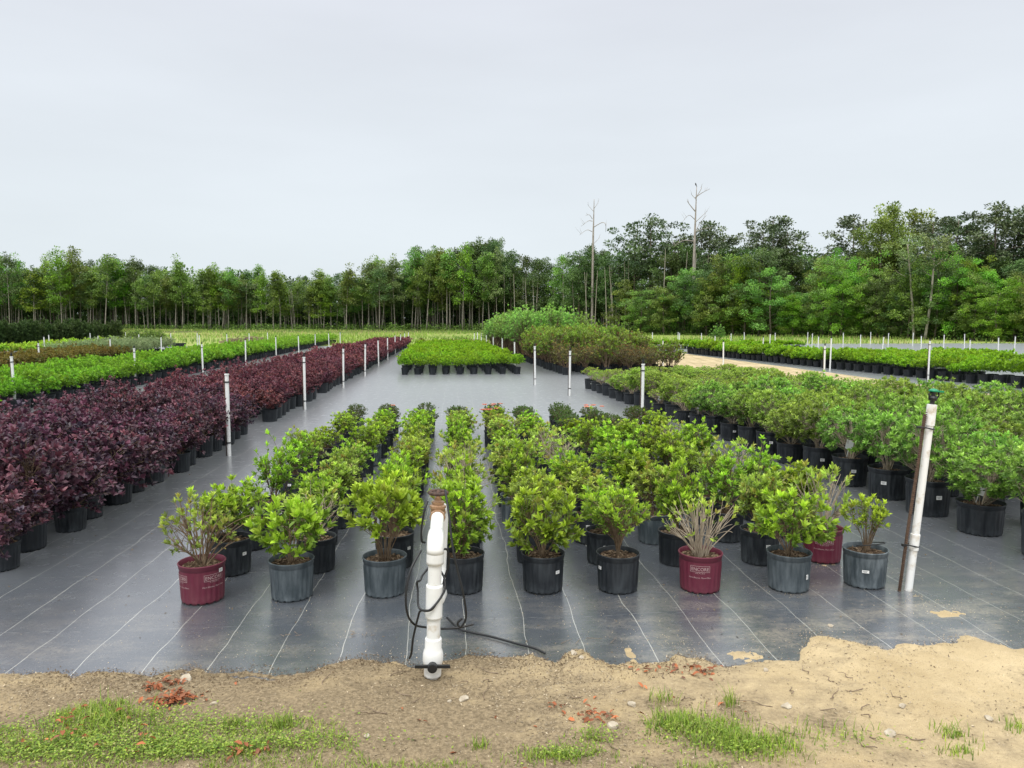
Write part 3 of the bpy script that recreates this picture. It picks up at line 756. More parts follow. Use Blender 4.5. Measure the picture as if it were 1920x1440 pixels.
def lite_of(rng, mats, potm, pot, sh, k=2):
    out = []
    for i in range(k):
        lb, sb = shrub(rng, z0=pot[2], **sh); mb = MB()
        lathe(mb, [(pot[1], 0), (pot[0], pot[2]), (.001, pot[2]*.9)], 7, 1, smooth=False)
        V, f, m, T = lb.arrays(); mb.add(V, f, 0, T); V, f, m, T = mb.arrays()
        out.append((V, f, m, T, [mats, potm]))
    return out

# ---- right-hand bed: rounded green shrubs in wide black pots
RP = (.170, .152, .285)
PS = dict(R=.30, Rz=.235, zc=.555, ns=14, tips=290, lpt=11, along=4, L=.046, Wf=.34, stem_r=.0048, base_r=.04, low=-.85, asym=.07, spread=1.35, inner=.68, hollow=.55, newp=.6)
def rp(seed, mat, **kw):
    s = dict(PS); s.update(kw); return make_proto(np.random.default_rng(seed), 'potted_evergreen_shrub', M[mat], M['bark_grey'], RP + (M['pot_black'],), 'full', s)
RPG = [rp(300+i, 'pitto', R=.27+.06*i/4, zc=.54+.03*(i % 2), asym=.06+.04*(i % 3)) for i in range(5)]
RPY = [rp(320+i, 'pitto_yellow') for i in range(2)]
RPL = [rp(330+i, 'pitto_yellow', R=.25, Rz=.15, zc=.47, tips=150, ns=26, L=.030, low=-.1, hollow=.8) for i in range(2)]
pa, pb = G(1843, 1000), G(1109.5, 729)
rt, rb, h = RP
def pick_r(k, r, p):
    if k >= 13: return RPL[int(rg.integers(2))] if rg.random() < .75 else RPY[0]
    if (k in (8, 9) and r < 3) or (k in (5, 6) and r == 6) or rg.random() < .05: return RPY[int(rg.integers(2))]
    return RPG[int(rg.integers(5))]
def after_r(o, k, r, p, s):
    if r == 0 and (k in (0, 4, 9, 11, 14) or rg.random() < .35) and k > 0: sticker(o, rg.uniform(-.2, .9), .16, .045, .03, rtb=RP)
    if r == 0 and k in (3, 6, 13, 15, 16):
        mb = MB(); box(mb, (0, 0, .055), (.07, .002, .10), 0); box(mb, (0, .0015, -.03), (.008, .001, .10), 0)
        t = obj('plant_tag', mb.mesh('plant_tag', [M['sticker']]), o); a = facing(o) - .2
        t.location = (.10*math.cos(a), .10*math.sin(a), .36); t.rotation_euler = (.3, .25, a + 1.57)
line_bed('evergreen', 'potted evergreen', 'rounded evergreen shrubs in wide pots', pick_r, pa + (pa-pb)/22*3, pb, 26, 7, .60, -1 if False else 1,
         lambda k, r, pr: f"{'yellow-green' if pr not in RPG else 'rich green'} rounded shrub, {ordn(k+1)} pot back, {ordn(r+1)} row from the aisle past the azaleas",
         after=after_r, hscale=lambda k, r, p: 1.0 - .012*max(0, k-6) if r > 0 else 1.0 - .012*max(0, k-6))
for p in RPG + RPY + RPL: kill(p)

# ---- purple bed
PP = (.140, .120, .240)
LS = dict(R=.33, Rz=.25, zc=.45, ns=18, tips=230, lpt=5, along=8, L=.046, Wf=.58, stem_r=.003, base_r=.04, low=-.9, asym=.26, spread=1.3, inner=.45, hollow=.4, newp=.62, droop=.2, spike=.22)
def lp(seed, mat, lod, **kw):
    s = dict(LS); s.update(kw); return make_proto(np.random.default_rng(seed), 'potted_purple_shrub', M[mat], M['bark'], PP + (M['pot_black'],), lod, s)
LPN = [lp(400+i, 'purple', 'full') for i in range(8)]
LPR = [lp(410+i, 'purple_red', 'mid', full=False, tips=150, L=.045, R=.27, Rz=.22, zc=.46) for i in range(3)]
LPF = [lp(420+i, m_, 'one', full=False, tips=90, along=5, L=.07, R=.27, Rz=.22, zc=.45) for i, m_ in enumerate(('purple_red', 'purple_red', 'purple'))]
lite = lite_of(rg, M['purple_red'], M['pot_black'], PP, dict(LS, full=False, tips=40, ns=4, along=4, L=.11, R=.27, Rz=.2, zc=.44), 2)
lite_p = lite_of(rg, M['purple'], M['pot_black'], PP, dict(LS, full=False, tips=40, ns=4, along=4, L=.11, R=.27, Rz=.2, zc=.44), 1)
qa, qb = G(184, 962), G(764, 649); NL = 100
u = (qa-qb)/np.linalg.norm(qa-qb); qa2 = qa + u*2.0
def pick_l(k, r, p):
    d = p@F2
    if d < 10.5: return LPN[int(rg.integers(8))]
    if d < 21: return LPR[int(rg.integers(3))] if rg.random() < min(1, (d-10)/3) else LPN[int(rg.integers(8))]
    return LPF[int(rg.integers(2))]
line_bed('purple_shrub', 'potted purple shrub', 'purple-leaved shrubs in black pots', pick_l, qa2, qb, 108, 5, .47, -1,
         lambda k, r, pr: f"{'deep purple' if pr in LPN else 'reddish purple'} shrub in black pot, {ordn(k+1)} back, {ordn(r+1)} row from wide aisle",
         skip=lambda k, r, p: (k, r) in ((15, 0), (16, 0), (19, 3), (20, 3), (21, 4), (9, 2), (12, 3), (27, 0), (33, 2)), lite=lite, sc=(.80, 1.12), jit=.06, after=lambda o, k, r, p, s: fscale(o, 1.18, 1.08, .2) if p@F2 < 7.6 else None)
for p in LPN + LPR + LPF: kill(p)

# ---- lime bed behind the purple one
GP = (.130, .105, .230)
GS = dict(R=.25, Rz=.22, zc=.45, ns=12, tips=110, lpt=8, along=3, L=.058, Wf=.4, stem_r=.004, low=-.5, asym=.26, inner=.5, spread=1.0, full=False, newp=.8)
def gp(name, seed, mat, lod, pot=GP, **kw):
    s = dict(GS); s.update(kw); return make_proto(np.random.default_rng(seed), name, M[mat], None if lod == 'one' else M['bark'], pot + (M['pot_black'],), lod, s)
GB = [gp('potted_green_shrub', 500+i, 'lime', 'mid') for i in range(4)]
GF = [gp('potted_green_shrub', 510+i, 'lime', 'one', tips=60, L=.09, along=2) for i in range(3)]
lite = lite_of(rg, M['lime'], M['pot_black'], GP, dict(GS, tips=40, ns=4, L=.12, lpt=5, along=1, R=.26), 2)
ga, gb = G(150, 746), G(628, 642); u = (ga-gb)/np.linalg.norm(ga-gb); ga2 = ga + u*4.2
line_bed('green_shrub', 'potted green shrub', 'bright green shrubs beyond the purple bed', lambda k, r, p: GB[int(rg.integers(4))] if p@F2 < 24 else GF[int(rg.integers(3))], ga2, gb, 120, 5, .48, -1,
         lambda k, r, pr: f'bright green shrub beyond purple bed, {ordn(k+1)} pot back, {ordn(r+1)} row from it', lite=lite, limit=290)
for p in GB + GF: kill(p)

# ---- centre bed of bright shrubs
CP = (.125, .10, .215)
CS = dict(GS, R=.25, Rz=.18, zc=.42, L=.05, tips=130, along=3, newp=.75, asym=.16)
CB = [make_proto(np.random.default_rng(600+i), 'potted_bright_shrub', M['bright'], M['bark'], CP + (M['pot_black'],), 'mid', CS) for i in range(4)]
CF = [make_proto(np.random.default_rng(610+i), 'potted_bright_shrub', M['bright'], None, CP + (M['pot_black'],), 'one', dict(CS, tips=70, L=.08)) for i in range(3)]
CR = [make_proto(np.random.default_rng(620+i), 'potted_bright_shrub', M['olive'], None, CP + (M['pot_black'],), 'one', dict(CS, tips=60, L=.08)) for i in range(2)]
lite = lite_of(rg, M['bright'], M['pot_black'], CP, dict(CS, tips=40, ns=4, L=.11, lpt=5, along=1), 2)
ca = G(758, 703); cb = ca + np.array([-.55, 25.0])
for_row = 10
def clabel(k, r, pr): return f"{'olive-brown topped' if pr in CR else 'vivid green'} shrub in centre block, {ordn(k+1)} pot back, {ordn(r+1)} row from purple shrubs"
line_bed('bright_shrub', 'potted bright shrub', 'vivid green shrubs in the centre block', lambda k, r, p: CR[int(rg.integers(2))] if k > 37 else (CB[int(rg.integers(4))] if k < 5 else CF[int(rg.integers(3))]),
         ca, cb, 40, 9, .455, 1, clabel, lite=lite, limit=360, jit=.04, skip=lambda k, r, p: 24 < k <= 37 and (k % 2 == 0))
for p in CB + CF + CR: kill(p)

# ---- crape myrtles: tall green ones far back, olive in the middle, russet in front
MP = (.15, .12, .26)
def make_tall(name, seed, mat, n_, **kw):
    out = []
    for i in range(n_):
        rng = np.random.default_rng(seed+i)
        s = dict(GS, ns=10, lpt=7, along=5, spread=1.1, asym=.14, stem_r=.012, base_r=.06, newp=.6, hollow=0); s.update(kw)
        lb, sb = shrub(rng, z0=MP[2], **s); r = empty(name)
        obj('pot', pot_mesh('pot', *MP, M['pot_black'], lite=True), r); obj('foliage', lb.mesh('foliage', [M[mat]]), r); obj('stems', sb.mesh('stems', [M['bark']]), r); out.append(r)
    return out
MT = make_tall('potted_crape_myrtle', 700, 'myrtle', 4, R=.55, Rz=.74, zc=1.50, tips=150, L=.11, low=-.7, asym=.3, inner=.55, base_r=.08)
MO = make_tall('potted_crape_myrtle', 710, 'myrtle_olive', 3, R=.40, Rz=.55, zc=.98, tips=120, L=.085, low=-.8)
MR = make_tall('potted_crape_myrtle', 720, 'myrtle_red', 4, R=.34, Rz=.36, zc=.66, tips=110, L=.06, low=-.8, Wf=.45, asym=.25, inner=.5)
ma, mb_ = G(1060, 703), G(922, 655)
def pick_m(k, r, p):
    d = p@F2
    if d > 33 + r*.5: return MT[int(rg.integers(4))]
    if d > 26.3 + r*.2: return MO[int(rg.integers(3))]
    return MR[int(rg.integers(4))] if rg.random() < .85 else MO[0]
ncount = [0]
def mlabel(k, r, pr):
    w = 'tall leafy green' if pr in MT else ('olive green' if pr in MO else 'russet-leaved')
    return f'{w} crape myrtle in black pot, {ordn(k+1)} back, {ordn(r+1)} row from the wide aisle'
line_bed('crape_myrtle', 'potted crape myrtle', 'potted crape myrtles behind the aisle', pick_m, ma, mb_, 44, 6, .72, 1, mlabel, jit=.07,
         skip=lambda k, r, p: False, hscale=lambda k, r, p: (1 - .25*(r == 5) - .12*(r == 4))*(.94 - .03*max(0, k-36)) if (p@F2) > 33 else (1 - .04*r if p@F2 < 28 else 1))
for p in MT + MO + MR: kill(p)

# ---- bright beds across the sandy strip
BP = (.16, .13, .26)
BS = dict(GS, R=.30, Rz=.20, zc=.46, L=.07, tips=110, along=3, newp=.75, asym=.06)
def bb(lod, seed, **kw): return make_proto(np.random.default_rng(seed), 'potted_low_shrub', M['bright'], None if lod == 'one' else M['bark'], BP + (M['pot_black'],), lod, dict(BS, **kw))
BB = [bb('mid', 800+i) for i in range(3)]; BF = [bb('one', 810+i, tips=60, L=.10) for i in range(3)]
xa, xb = G(1913, 729), G(1293, 663)
xa2 = xa + (xa-xb)/np.linalg.norm(xa-xb)*2.0
line_bed('low_shrub', 'potted low shrub', 'low shrubs across the sandy strip', lambda k, r, p: BB[int(rg.integers(3))] if p@F2 < 27 else BF[int(rg.integers(3))], xa2, xb, 48, 3, .56, 1,
         lambda k, r, pr: f'bright low shrub in black pot, {ordn(k+1)} back, {ordn(r+1)} row past the sandy strip', limit=150)
ya, yb = G(1780, 679), G(1420, 679)
line_bed('low_shrub', 'potted low shrub', 'low shrubs of the farther block past the sandy strip', BF, G(1590, 690), G(1530, 680), 8, 11, .62, 1,
         lambda k, r, pr: f'bright low shrub in farther block, {ordn(k+1)} back, {ordn(r+1)} row from sandy strip', limit=170, hscale=lambda k, r, p: .85)
BD = [bb('one', 830+i, tips=30, L=.09, R=.22, Rz=.08, zc=.34) for i in range(2)]
line_bed('low_shrub', 'potted low shrub', 'freshly cut plants at the end of the farther block', BD, G(1735, 675), G(1735, 669), 4, 5, .62, 1,
         lambda k, r, pr: f'cut-back plant by the empty cloth, {ordn(k+1)} back, {ordn(r+1)} row', limit=40)
BE = [bb('one', 840+i, tips=50, L=.13, R=.34) for i in range(2)]
line_bed('distant_low_shrub', 'distant potted shrub', 'shrubs in the farthest block by the field', BE, G(1215, 654), G(1500, 654), 26, 2, .7, -1,
         lambda k, r, pr: f"bright shrub in the farthest block by the field, {ordn(k+1)} along from the myrtles, {'front' if r == 0 else 'back'} row", limit=60, hscale=lambda k, r, p: .78)
for p in BB + BF + BD + BE: kill(p)

# ---- beds at the far left: olive, grey-green, clipped, conifers
def far_bed(name, cat, group, word, mat, n, rows, gap, A, B, seed, pot=GP, side=-1, **kw):
    ps = [make_proto(np.random.default_rng(seed+i), name, M[mat], None, pot + (M['pot_black'],), 'one', dict(GS, **kw)) for i in range(3)]
    line_bed(name, cat, group, ps, A, B, n, rows, gap, side, lambda k, r, pr: f'{word}, {ordn(k+1)} back, {ordn(r+1)} row', limit=300)
    for p in ps: kill(p)
far_bed('potted_olive_shrub', 'potted olive shrub', 'olive-brown shrubs at the far edge', 'olive-brown shrub behind the bright green bed', 'olive', 30, 4, .55, G(0, 716), G(235, 676), 900, tips=60, L=.09, R=.27)
far_bed('potted_grey_shrub', 'potted grey-green shrub', 'grey-green shrubs by the empty cloth', 'feathery grey-green shrub by the empty cloth', 'silver', 22, 5, .62, G(215, 678), G(318, 660), 910, tips=80, L=.10, R=.34, Rz=.3, zc=.5, Wf=.2)
far_bed('potted_clipped_shrub', 'potted clipped shrub', 'clipped green shrubs before the conifers', 'clipped green shrub standing before the columnar conifers', 'azalea', 20, 4, .7, G(60, 672), G(255, 655), 920, tips=50, L=.12, R=.30, Rz=.2, zc=.45)
ps = []
for i in range(4):
    rng = np.random.default_rng(930+i); lb, sb = shrub(rng, R=.26, Rz=.72, zc=.95, z0=.3, ns=6, tips=170, lpt=6, along=4, L=.16, Wf=.25, full=False, low=-.98, asym=.05, spread=.6, inner=.5, newp=.4, droop=.1)
    mb = MB(); lathe(mb, [(.19, 0), (.23, .30), (.24, .33), (.001, .30)], 12, 1, smooth=False); V, f, m, T = lb.arrays(); mb.add(V, f, 0, T)
    ps.append(obj('potted_columnar_conifer', mb.mesh('potted_columnar_conifer', [M['conifer'], M['pot_black']])))
line_bed('conifer', 'potted conifer', 'columnar conifers in pots', ps, G(222, 648), G(-60, 658), 28, 5, .75, 1, lambda k, r, pr: f'dark columnar conifer, {ordn(k+1)} along from the grass field, {ordn(r+1)} row back', limit=150, sc=(.92, 1.1))
for p in ps: kill(p)

# ================================================================= SPRINKLER RISERS
def riser(px, ytop, ybase=None, lean=0.0, near=False, idx=0, hd=True):
    if ybase is None: ybase = 607 + (ytop-607)/.345
    g = G(px, ybase); d = g@F2
    H = zat(ytop, d) if ytop > 0 else 1.08
    H = min(max(H, .85), 1.35)
    root = empty('sprinkler_riser', (g[0], g[1], 0)); root.rotation_euler = (0, lean, 0)
    r = .0235 if d < 20 else .025
    hz = H - .085
    mb = MB(); lathe(mb, [(r, -.05), (r, hz*.985), (r*1.25, hz*.985), (r*1.25, hz), (r*.9, hz+.002)], 14, 0, smooth=False, cap_top=True)
    obj('pipe', mb.mesh('pipe', [M['pvc']]), root)
    mb = MB()
    lathe(mb, [(r*.55, hz), (r*.6, hz+.03), (r*.95, hz+.035), (r*.9, hz+.055), (r*.3, hz+.06), (r*.35, hz+.085)], 10, 0, smooth=False, cap_top=True)
    box(mb, (.012, 0, hz+.068), (.05, .012, .008), 0)
    obj('sprinkler_head', mb.mesh('sprinkler_head', [M['rubber']]), root)
    if d < 26:
        mb = MB(); lathe(mb, [(r*1.02, hz-.11), (r*1.3, hz-.108), (r*1.3, hz-.094), (r*1.02, hz-.092)], 14, 0, smooth=False)
        box(mb, (-r*1.4, 0, hz-.10), (.02, .012, .012), 0); obj('cable_tie', mb.mesh('cable_tie', [M['rubber']]), root)
        mb = MB(); lathe(mb, [(r*1.02, .16), (r*1.3, .162), (r*1.3, .176), (r*1.02, .178)], 14, 0, smooth=False); obj('cable_tie', mb.mesh('cable_tie', [M['rubber']]), root)
        mb = MB(); tube(mb, [(-r*1.5, 0, -.05), (-r*1.45, 0, H*.5), (-r*1.4, 0, hz-.05)], .006, 5); obj('stake', mb.mesh('stake', [M['rebar']]), root)
    return root, d
RZ = [(430, 688, 855), (572, 661, 768), (644, 648, 727), (684.5, 641, None), (710, 634.5, None), (727, 630.5, None), (741, 626.5, None), (751, 624.5, None), (759, 622.5, None), (765.5, 621.5, None),
      (29.5, 660, 770), (75, 639, None), (84.5, 629, None), (93, 625.5, None), (170, 622.5, None), (185.5, 627, None), (208, 632, None), (236, 621, None), (254.5, 647, 722), (261, 624.5, None), (303, 629, None), (321, 622.5, None), (370, 622, None), (374, 626, None), (381, 640.5, None), (426, 624, None), (461, 634, None), (468, 622.5, None),
      (502.5, 621.5, None), (518, 629, None), (560.5, 627, None), (591.5, 624, None), (617, 623, None), (638, 621.5, None),
      (1003.5, 643, 722), (965.5, 637, None), (942, 631, None), (925, 628.5, None), (912.5, 625.5, None), (902.5, 622, None), (895.5, 621.2, None), (889, 622.5, None), (1068, 651, 742), (1203.5, 672, 806),
      (1184.5, 621, None), (1223, 621, None), (1243, 635, None), (1271, 621, None), (1273.6, 622, None), (1315, 622.5, None), (1340, 627, None), (1356, 637, 693), (1370, 623, None), (1395, 621, None), (1429.5, 630, None), (1443, 624, None), (1453, 622, None),
      (1514, 621, None), (1522, 623, None), (1533, 628, None), (1545, 643, 712), (1556, 630, 695), (1580.6, 622, None), (1613, 625, None), (1632, 620.5, None), (1653.6, 629, 666), (1665, 622.5, None), (1711, 621.5, None), (1726.5, 627, None),
      (1740, 634, 714), (1768.7, 625, None), (1808, 624, None), (1817.6, 634, 677), (1871, 630, None), (1901.5, 628, None)]
groups = {}
for px, yt, yb_ in RZ:
    rt_, d = riser(px, yt, yb_, lean=math.radians(float(rg.normal(0, .7)) + (1.6 if px in (1556, 1653.6, 1901.5) else (-2.0 if px == 29.5 else 0))))
    line_ = 'between conifers and green bed' if px < 200 else 'in the green bed beyond purple shrubs' if px < 640 and px not in (430, 572) else 'along the purple bed aisle' if px < 770 else 'along the myrtle side aisle' if px < 1210 else 'past the sandy strip'
    groups.setdefault(line_, []).append((d, px, rt_))
for ln_, lst in groups.items():
    lst.sort(key=lambda q: q[0])
    for i, (d, px, o) in enumerate(lst):
        tag(o, f'white sprinkler riser, {ordn(i+1)} nearest of those {ln_}', 'sprinkler riser', 'white sprinkler risers')
# the near leaning riser with its rebar stake
g = G(1703, 1108); d = g@F2
root = empty('sprinkler_riser', (g[0], g[1], 0)); root.rotation_euler = (0, math.radians(4.9), 0)
tag(root, 'tall white leaning sprinkler riser tied to rusty rebar, with green cap, nearest the grey-potted azalea', 'sprinkler riser', 'white sprinkler risers')
s = 1.0; r = .0225; Hh = 1.165
mb = MB(); lathe(mb, [(r, -.1), (r, .26), (r*1.22, .262), (r*1.22, .36), (r, .362), (r, Hh-.13), (r*1.25, Hh-.128), (r*1.25, Hh), (r*1.0, Hh+.001)], 24, 0, smooth=False, cap_top=True)
obj('pipe', mb.mesh('pipe', [M['pvc_dirty']]), root)
mb = MB(); tube(mb, [(-.065, -.01, -.1), (-.060, -.01, .4), (-.048, -.01, .8), (-.042, -.005, 1.10)], .009, 8)
for i in range(90): z = .0 + i*.0125; lathe(mb, [(.0092, z), (.0118, z+.002), (.0092, z+.004)], 8, 0, (-.065+.021*z, -.01, 0), smooth=False)
obj('rebar_stake', mb.mesh('rebar_stake', [M['rebar']]), root)
for z in (.29, 1.02):
    mb = MB(); a = np.linspace(0, 2*math.pi, 20)[:-1]
    cx = -.022; P = [(cx + .052*math.cos(t), .030*math.sin(t), z + .004*math.sin(2*t)) for t in np.linspace(0, 2*math.pi, 24)]
    tube(mb, P, .0045, 5, 0, False); box(mb, (-.075, -.012, z), (.022, .016, .014), 0)
    obj('cable_tie', mb.mesh('cable_tie', [M['rubber']]), root)
hd = MB(); lathe(hd, [(.013, Hh), (.013, Hh+.022), (.022, Hh+.026), (.026, Hh+.04), (.020, Hh+.052), (.012, Hh+.056), (.012, Hh+.075)], 14, 0, smooth=False, cap_top=True)
tube(hd, [(-.02, 0, Hh+.03), (-.028, 0, Hh+.06), (-.005, 0, Hh+.085)], .005, 6); tube(hd, [(.02, 0, Hh+.03), (.036, 0, Hh+.055), (.03, 0, Hh+.082)], .005, 6)
h_o = obj('sprinkler_head', hd.mesh('sprinkler_head', [M['rubber']]), root)
mb = MB(); lathe(mb, [(.001, Hh+.098), (.018, Hh+.094), (.028, Hh+.086), (.030, Hh+.078), (.001, Hh+.076)], 14, 0, (0, 0, 0), smooth=True); box(mb, (.036, -.01, Hh+.083), (.035, .02, .010), 0)
obj('deflector_cap', mb.mesh('deflector_cap', [M['green_plastic']]), h_o)

# ================================================================= STANDPIPE WITH VALVE
g = G(811, 1283); root = empty('standpipe', (g[0], g[1], .03)); root.rotation_euler = (0, math.radians(1.7), 0)
tag(root, 'white plastic standpipe with brown hand-wheel valve and black cable wound round it', 'standpipe')
r = .031
mb = MB(); lathe(mb, [(r, -.15), (r, .06)], 32, 0); lathe(mb, [(r, .19), (r, .62)], 32, 0)
obj('lower_pipe', mb.mesh('lower_pipe', [M['pvc_dirty']]), root)
mb = MB(); lathe(mb, [(r*.99, .012), (r*1.24, .013), (r*1.27, .02), (r*1.27, .062), (r*1.38, .068), (r*1.5, .085), (r*1.5, .115), (r*1.34, .135), (r*1.24, .142), (r*1.22, .185), (r*1.18, .190), (r*.99, .191)], 36, 0)
vb = obj('ball_valve', mb.mesh('ball_valve', [M['pvc']]), root)
mb = MB(); tube(mb, [(0, -.03, .078), (0, -.072, .078), (0, -.074, .078)], [.020, .022, .018], 20, smooth=False); tube(mb, [(0, -.074, .078), (0, -.0745, .078)], [.012, .012], 12, smooth=False)
for s_ in (-1, 1): box(mb, (s_*.048, -.052, .079), (.062, .012, .013), 0)
obj('lever_handle', mb.mesh('lever_handle', [M['rubber']]), vb)
mb = MB(); lathe(mb, [(r, .285), (r*1.26, .287), (r*1.23, .295), (r*1.23, .43), (r*1.22, .438), (r, .44)], 36, 0); tube(mb, [(.0, .0, .36), (.012, .05, .36), (.02, .11, .36)], r*1.22, 28)
obj('tee_fitting', mb.mesh('tee_fitting', [M['pvc']]), root)
# elbow up and back to the gate valve
mb = MB(); lathe(mb, [(r, .535), (r*1.25, .537), (r*1.27, .55), (r*1.25, .585)], 36, 0)
tube(mb, [(0, 0, .58), (0, .001, .60), (0, .008, .622), (0, .024, .640), (0, .046, .648), (.001, .085, .650)], [r*1.25, r*1.25, r*1.25, r*1.24, r*1.23, r*1.22], 32)
tube(mb, [(.001, .085, .652), (.002, .26, .684)], r, 28, cap=False)
obj('elbow', mb.mesh('elbow', [M['pvc']]), root)
mb = MB(); tube(mb, [(.004, .33, .692), (.008, .37, .698), (.012, .395, .69), (.015, .41, .66), (.016, .412, .60), (.018, .41, .40), (.018, .405, .35), (.017, .38, .335), (.012, .11, .33)], [r*1.2, r*1.25, r*1.25, r*1.25, r*1.2, r, r, r, r], 28)
obj('return_pipe', mb.mesh('return_pipe', [M['pvc']]), root)
vx, vy = .002, .295
mb = MB(); tube(mb, [(.002, .25, .682), (.002, .262, .684), (.002, .27, .685), (.003, .32, .691), (.003, .328, .692), (.004, .34, .693)], [.038, .039, .033, .033, .039, .038], 10, smooth=False)
lathe(mb, [(.033, .69), (.035, .718), (.040, .720), (.040, .732), (.036, .734), (.028, .740), (.032, .742), (.032, .752), (.020, .754), (.017, .760), (.018, .772), (.010, .774), (.009, .792)], 8, 0, (vx, vy, 0), smooth=False, cap_top=True)
gv = obj('gate_valve', mb.mesh('gate_valve', [M['brass']]), root)
mb = MB(); a = np.linspace(0, 2*math.pi, 65); q = 1+.05*np.cos(10*a); P = np.stack([vx + .041*np.cos(a)*q, vy + .041*np.sin(a)*q, .796 + 0*a], 1); tube(mb, P, .0095, 8, 0, False)
for k in range(5): b = k*1.2566; tube(mb, [(vx, vy, .794), (vx+.039*math.cos(b), vy+.039*math.sin(b), .796)], .005, 6)
lathe(mb, [(.012, .784), (.013, .800), (.006, .806)], 10, 0, (vx, vy, 0), cap_top=True)
obj('hand_wheel', mb.mesh('hand_wheel', [M['iron']]), gv)
# cables: a thing of their own, wound round the pipe
def spline(P, n=14):
    P = np.array(P, float); out = []
    Q = np.vstack([2*P[0]-P[1], P, 2*P[-1]-P[-2]])
    for i in range(1, len(Q)-2):
        for t in np.linspace(0, 1, n, endpoint=False):
            a, b, c, d_ = Q[i-1], Q[i], Q[i+1], Q[i+2]
            out.append(.5*((2*b) + (-a+c)*t + (2*a-5*b+4*c-d_)*t*t + (-a+3*b-3*c+d_)*t**3))
    out.append(Q[-2]); return np.array(out)
S = 410.
def cp(px, py, dy=0): return ((px-813)/S*(1+dy/3.4), dy, (1285-py)/S*(1+dy/3.4) + dy*.19)
cr = empty('black_cable', (g[0], g[1], .03)); tag(cr, 'black cable looped and knotted round the white standpipe, one end hanging in a hook', 'cable')
cabs = {
 'hanging_cable': [cp(838, 950, .09), cp(846, 985, .03), cp(853, 1035, -.01), cp(862, 1075, -.02), cp(871, 1110, -.03), cp(877, 1150, -.03), cp(875, 1168, -.03), cp(868, 1178, -.03), cp(862, 1176, -.03), cp(862, 1170, -.03), cp(870, 1163, -.03)],
 'looped_cable': [cp(806, 960, .05), cp(800, 975, .03), cp(795, 1010, .04), cp(795, 1035, .05), cp(800, 1044, .07)],
 'coiled_cable': [cp(793, 1056, .06), cp(775, 1075, .0), cp(766, 1110, -.03), cp(768, 1150, -.03), cp(780, 1180, .0), cp(800, 1200, .05), cp(830, 1209, .07), cp(860, 1208, .07), cp(890, 1202, .07)],
 'wound_cable': [cp(828, 1035, -.02), cp(842, 1045, .02), cp(844, 1080, .05), cp(836, 1105, .04), cp(830, 1125, .0), cp(812, 1140, -.047), cp(790, 1143, -.02), cp(787, 1120, .02), cp(786, 1105, .02), cp(792, 1096, .0), cp(798, 1092, .03), cp(815, 1085, .065), cp(832, 1092, .03), cp(838, 1105, .0), cp(834, 1118, -.02), cp(812, 1138, -.05), cp(793, 1146, -.03), cp(787, 1165, -.01), cp(778, 1205, .0), cp(774, 1240, .02), cp(770, 1256, .04)],
}
for k, P in cabs.items():
    mb = MB(); tube(mb, spline(P), .0052, 7); obj(k, mb.mesh(k, [M['rubber']]), cr)
# buried black hose on the cloth
mb = MB(); pts = [tuple(G(x, y)) + (z,) for x, y, z in ((838, 1168, .03), (860, 1185, .02), (885, 1192, .018), (920, 1199, .016), (965, 1212, .018), (1000, 1222, .02), (1022, 1232, .02))]
tube(mb, spline(pts), .006, 6); tag(obj('black_hose', mb.mesh('black_hose', [M['rubber']])), 'thin black hose lying on the ground cloth beside the standpipe', 'hose')

# ================================================================= small ground things
def stone_mesh(rng, s):
    mb = MB(); n1, n2 = 9, 12; V = []; f = []
    k = nrm(rng.normal(0, 1, (7, 3))); cut = rng.uniform(.55, .85, 7)
    for i in range(n1):
        th = math.pi*i/(n1-1)
        for j in range(n2):
            ph = 2*math.pi*j/n2; d = np.array([math.sin(th)*math.cos(ph), math.sin(th)*math.sin(ph), math.cos(th)])
            q = min([1.0] + [cut[w]/(d@k[w]) for w in range(7) if d@k[w] > .05]); V.append(d*q*np.array(s))
    for i in range(n1-1):
        for j in range(n2): f.append([i*n2+j, (i+1)*n2+j, (i+1)*n2+(j+1) % n2, i*n2+(j+1) % n2])
    mb.add(V, f, 0); return mb.mesh('stone', [M['stone']])
ST = [(350, 1279, .034, 'smooth pale egg-shaped stone on dark mulch above the orange leaves'), (1745-875, 1328, .024, 'white angular stone below the standpipe'), (401, 1336, .014, 'small bluish stone beside the big orange leaf pile'),
      (1075, 1241, .022, 'broken pale stone on the soil hump at the cloth edge'), (1090, 1252, .016, 'small cream stone leaning below the broken pale one'), (1185, 1340, .022, 'flat cream stone above the orange leaves near the middle grass'),
      (1474, 1348, .024, 'pale blocky stone beside the middle grass clump'), (1435, 1273, .016, 'rounded pale stone at the sand boundary'), (1692, 1345, .016, 'small whitish stone alone on the pale sand'), (1668, 1396, .026, 'sandy yellow stone near the bottom grass tuft'),
      (1853, 1366, .020, 'pinkish pale stone near the picture edge sand'), (1557, 1175, .018, 'yellow clay lump lying alone on the ground cloth'), (1150, 1380, .028, 'round tan stone beside the orange leaves and moss'), (843, 1333, .011, 'tiny white pebble left of the angular white stone'), (688, 1406, .014, 'small dark bluish stone in the soil near the bottom'), (1223, 1257, .02, 'buried cream stone among brown leaf litter')]
for px, py, s_, lb in ST:
    p = G(px, py); z = float(hsand(np.array([p[0]]), np.array([p[1]]))[0]); z = max(z, .004)
    o = obj('stone', stone_mesh(rg, (s_*1.2, s_*.85, s_*.6)), None, (p[0], p[1], z + s_*.12)); o.rotation_euler = (0, 0, rg.uniform(0, 6)); tag(o, lb, 'stone', 'stones on the sand')
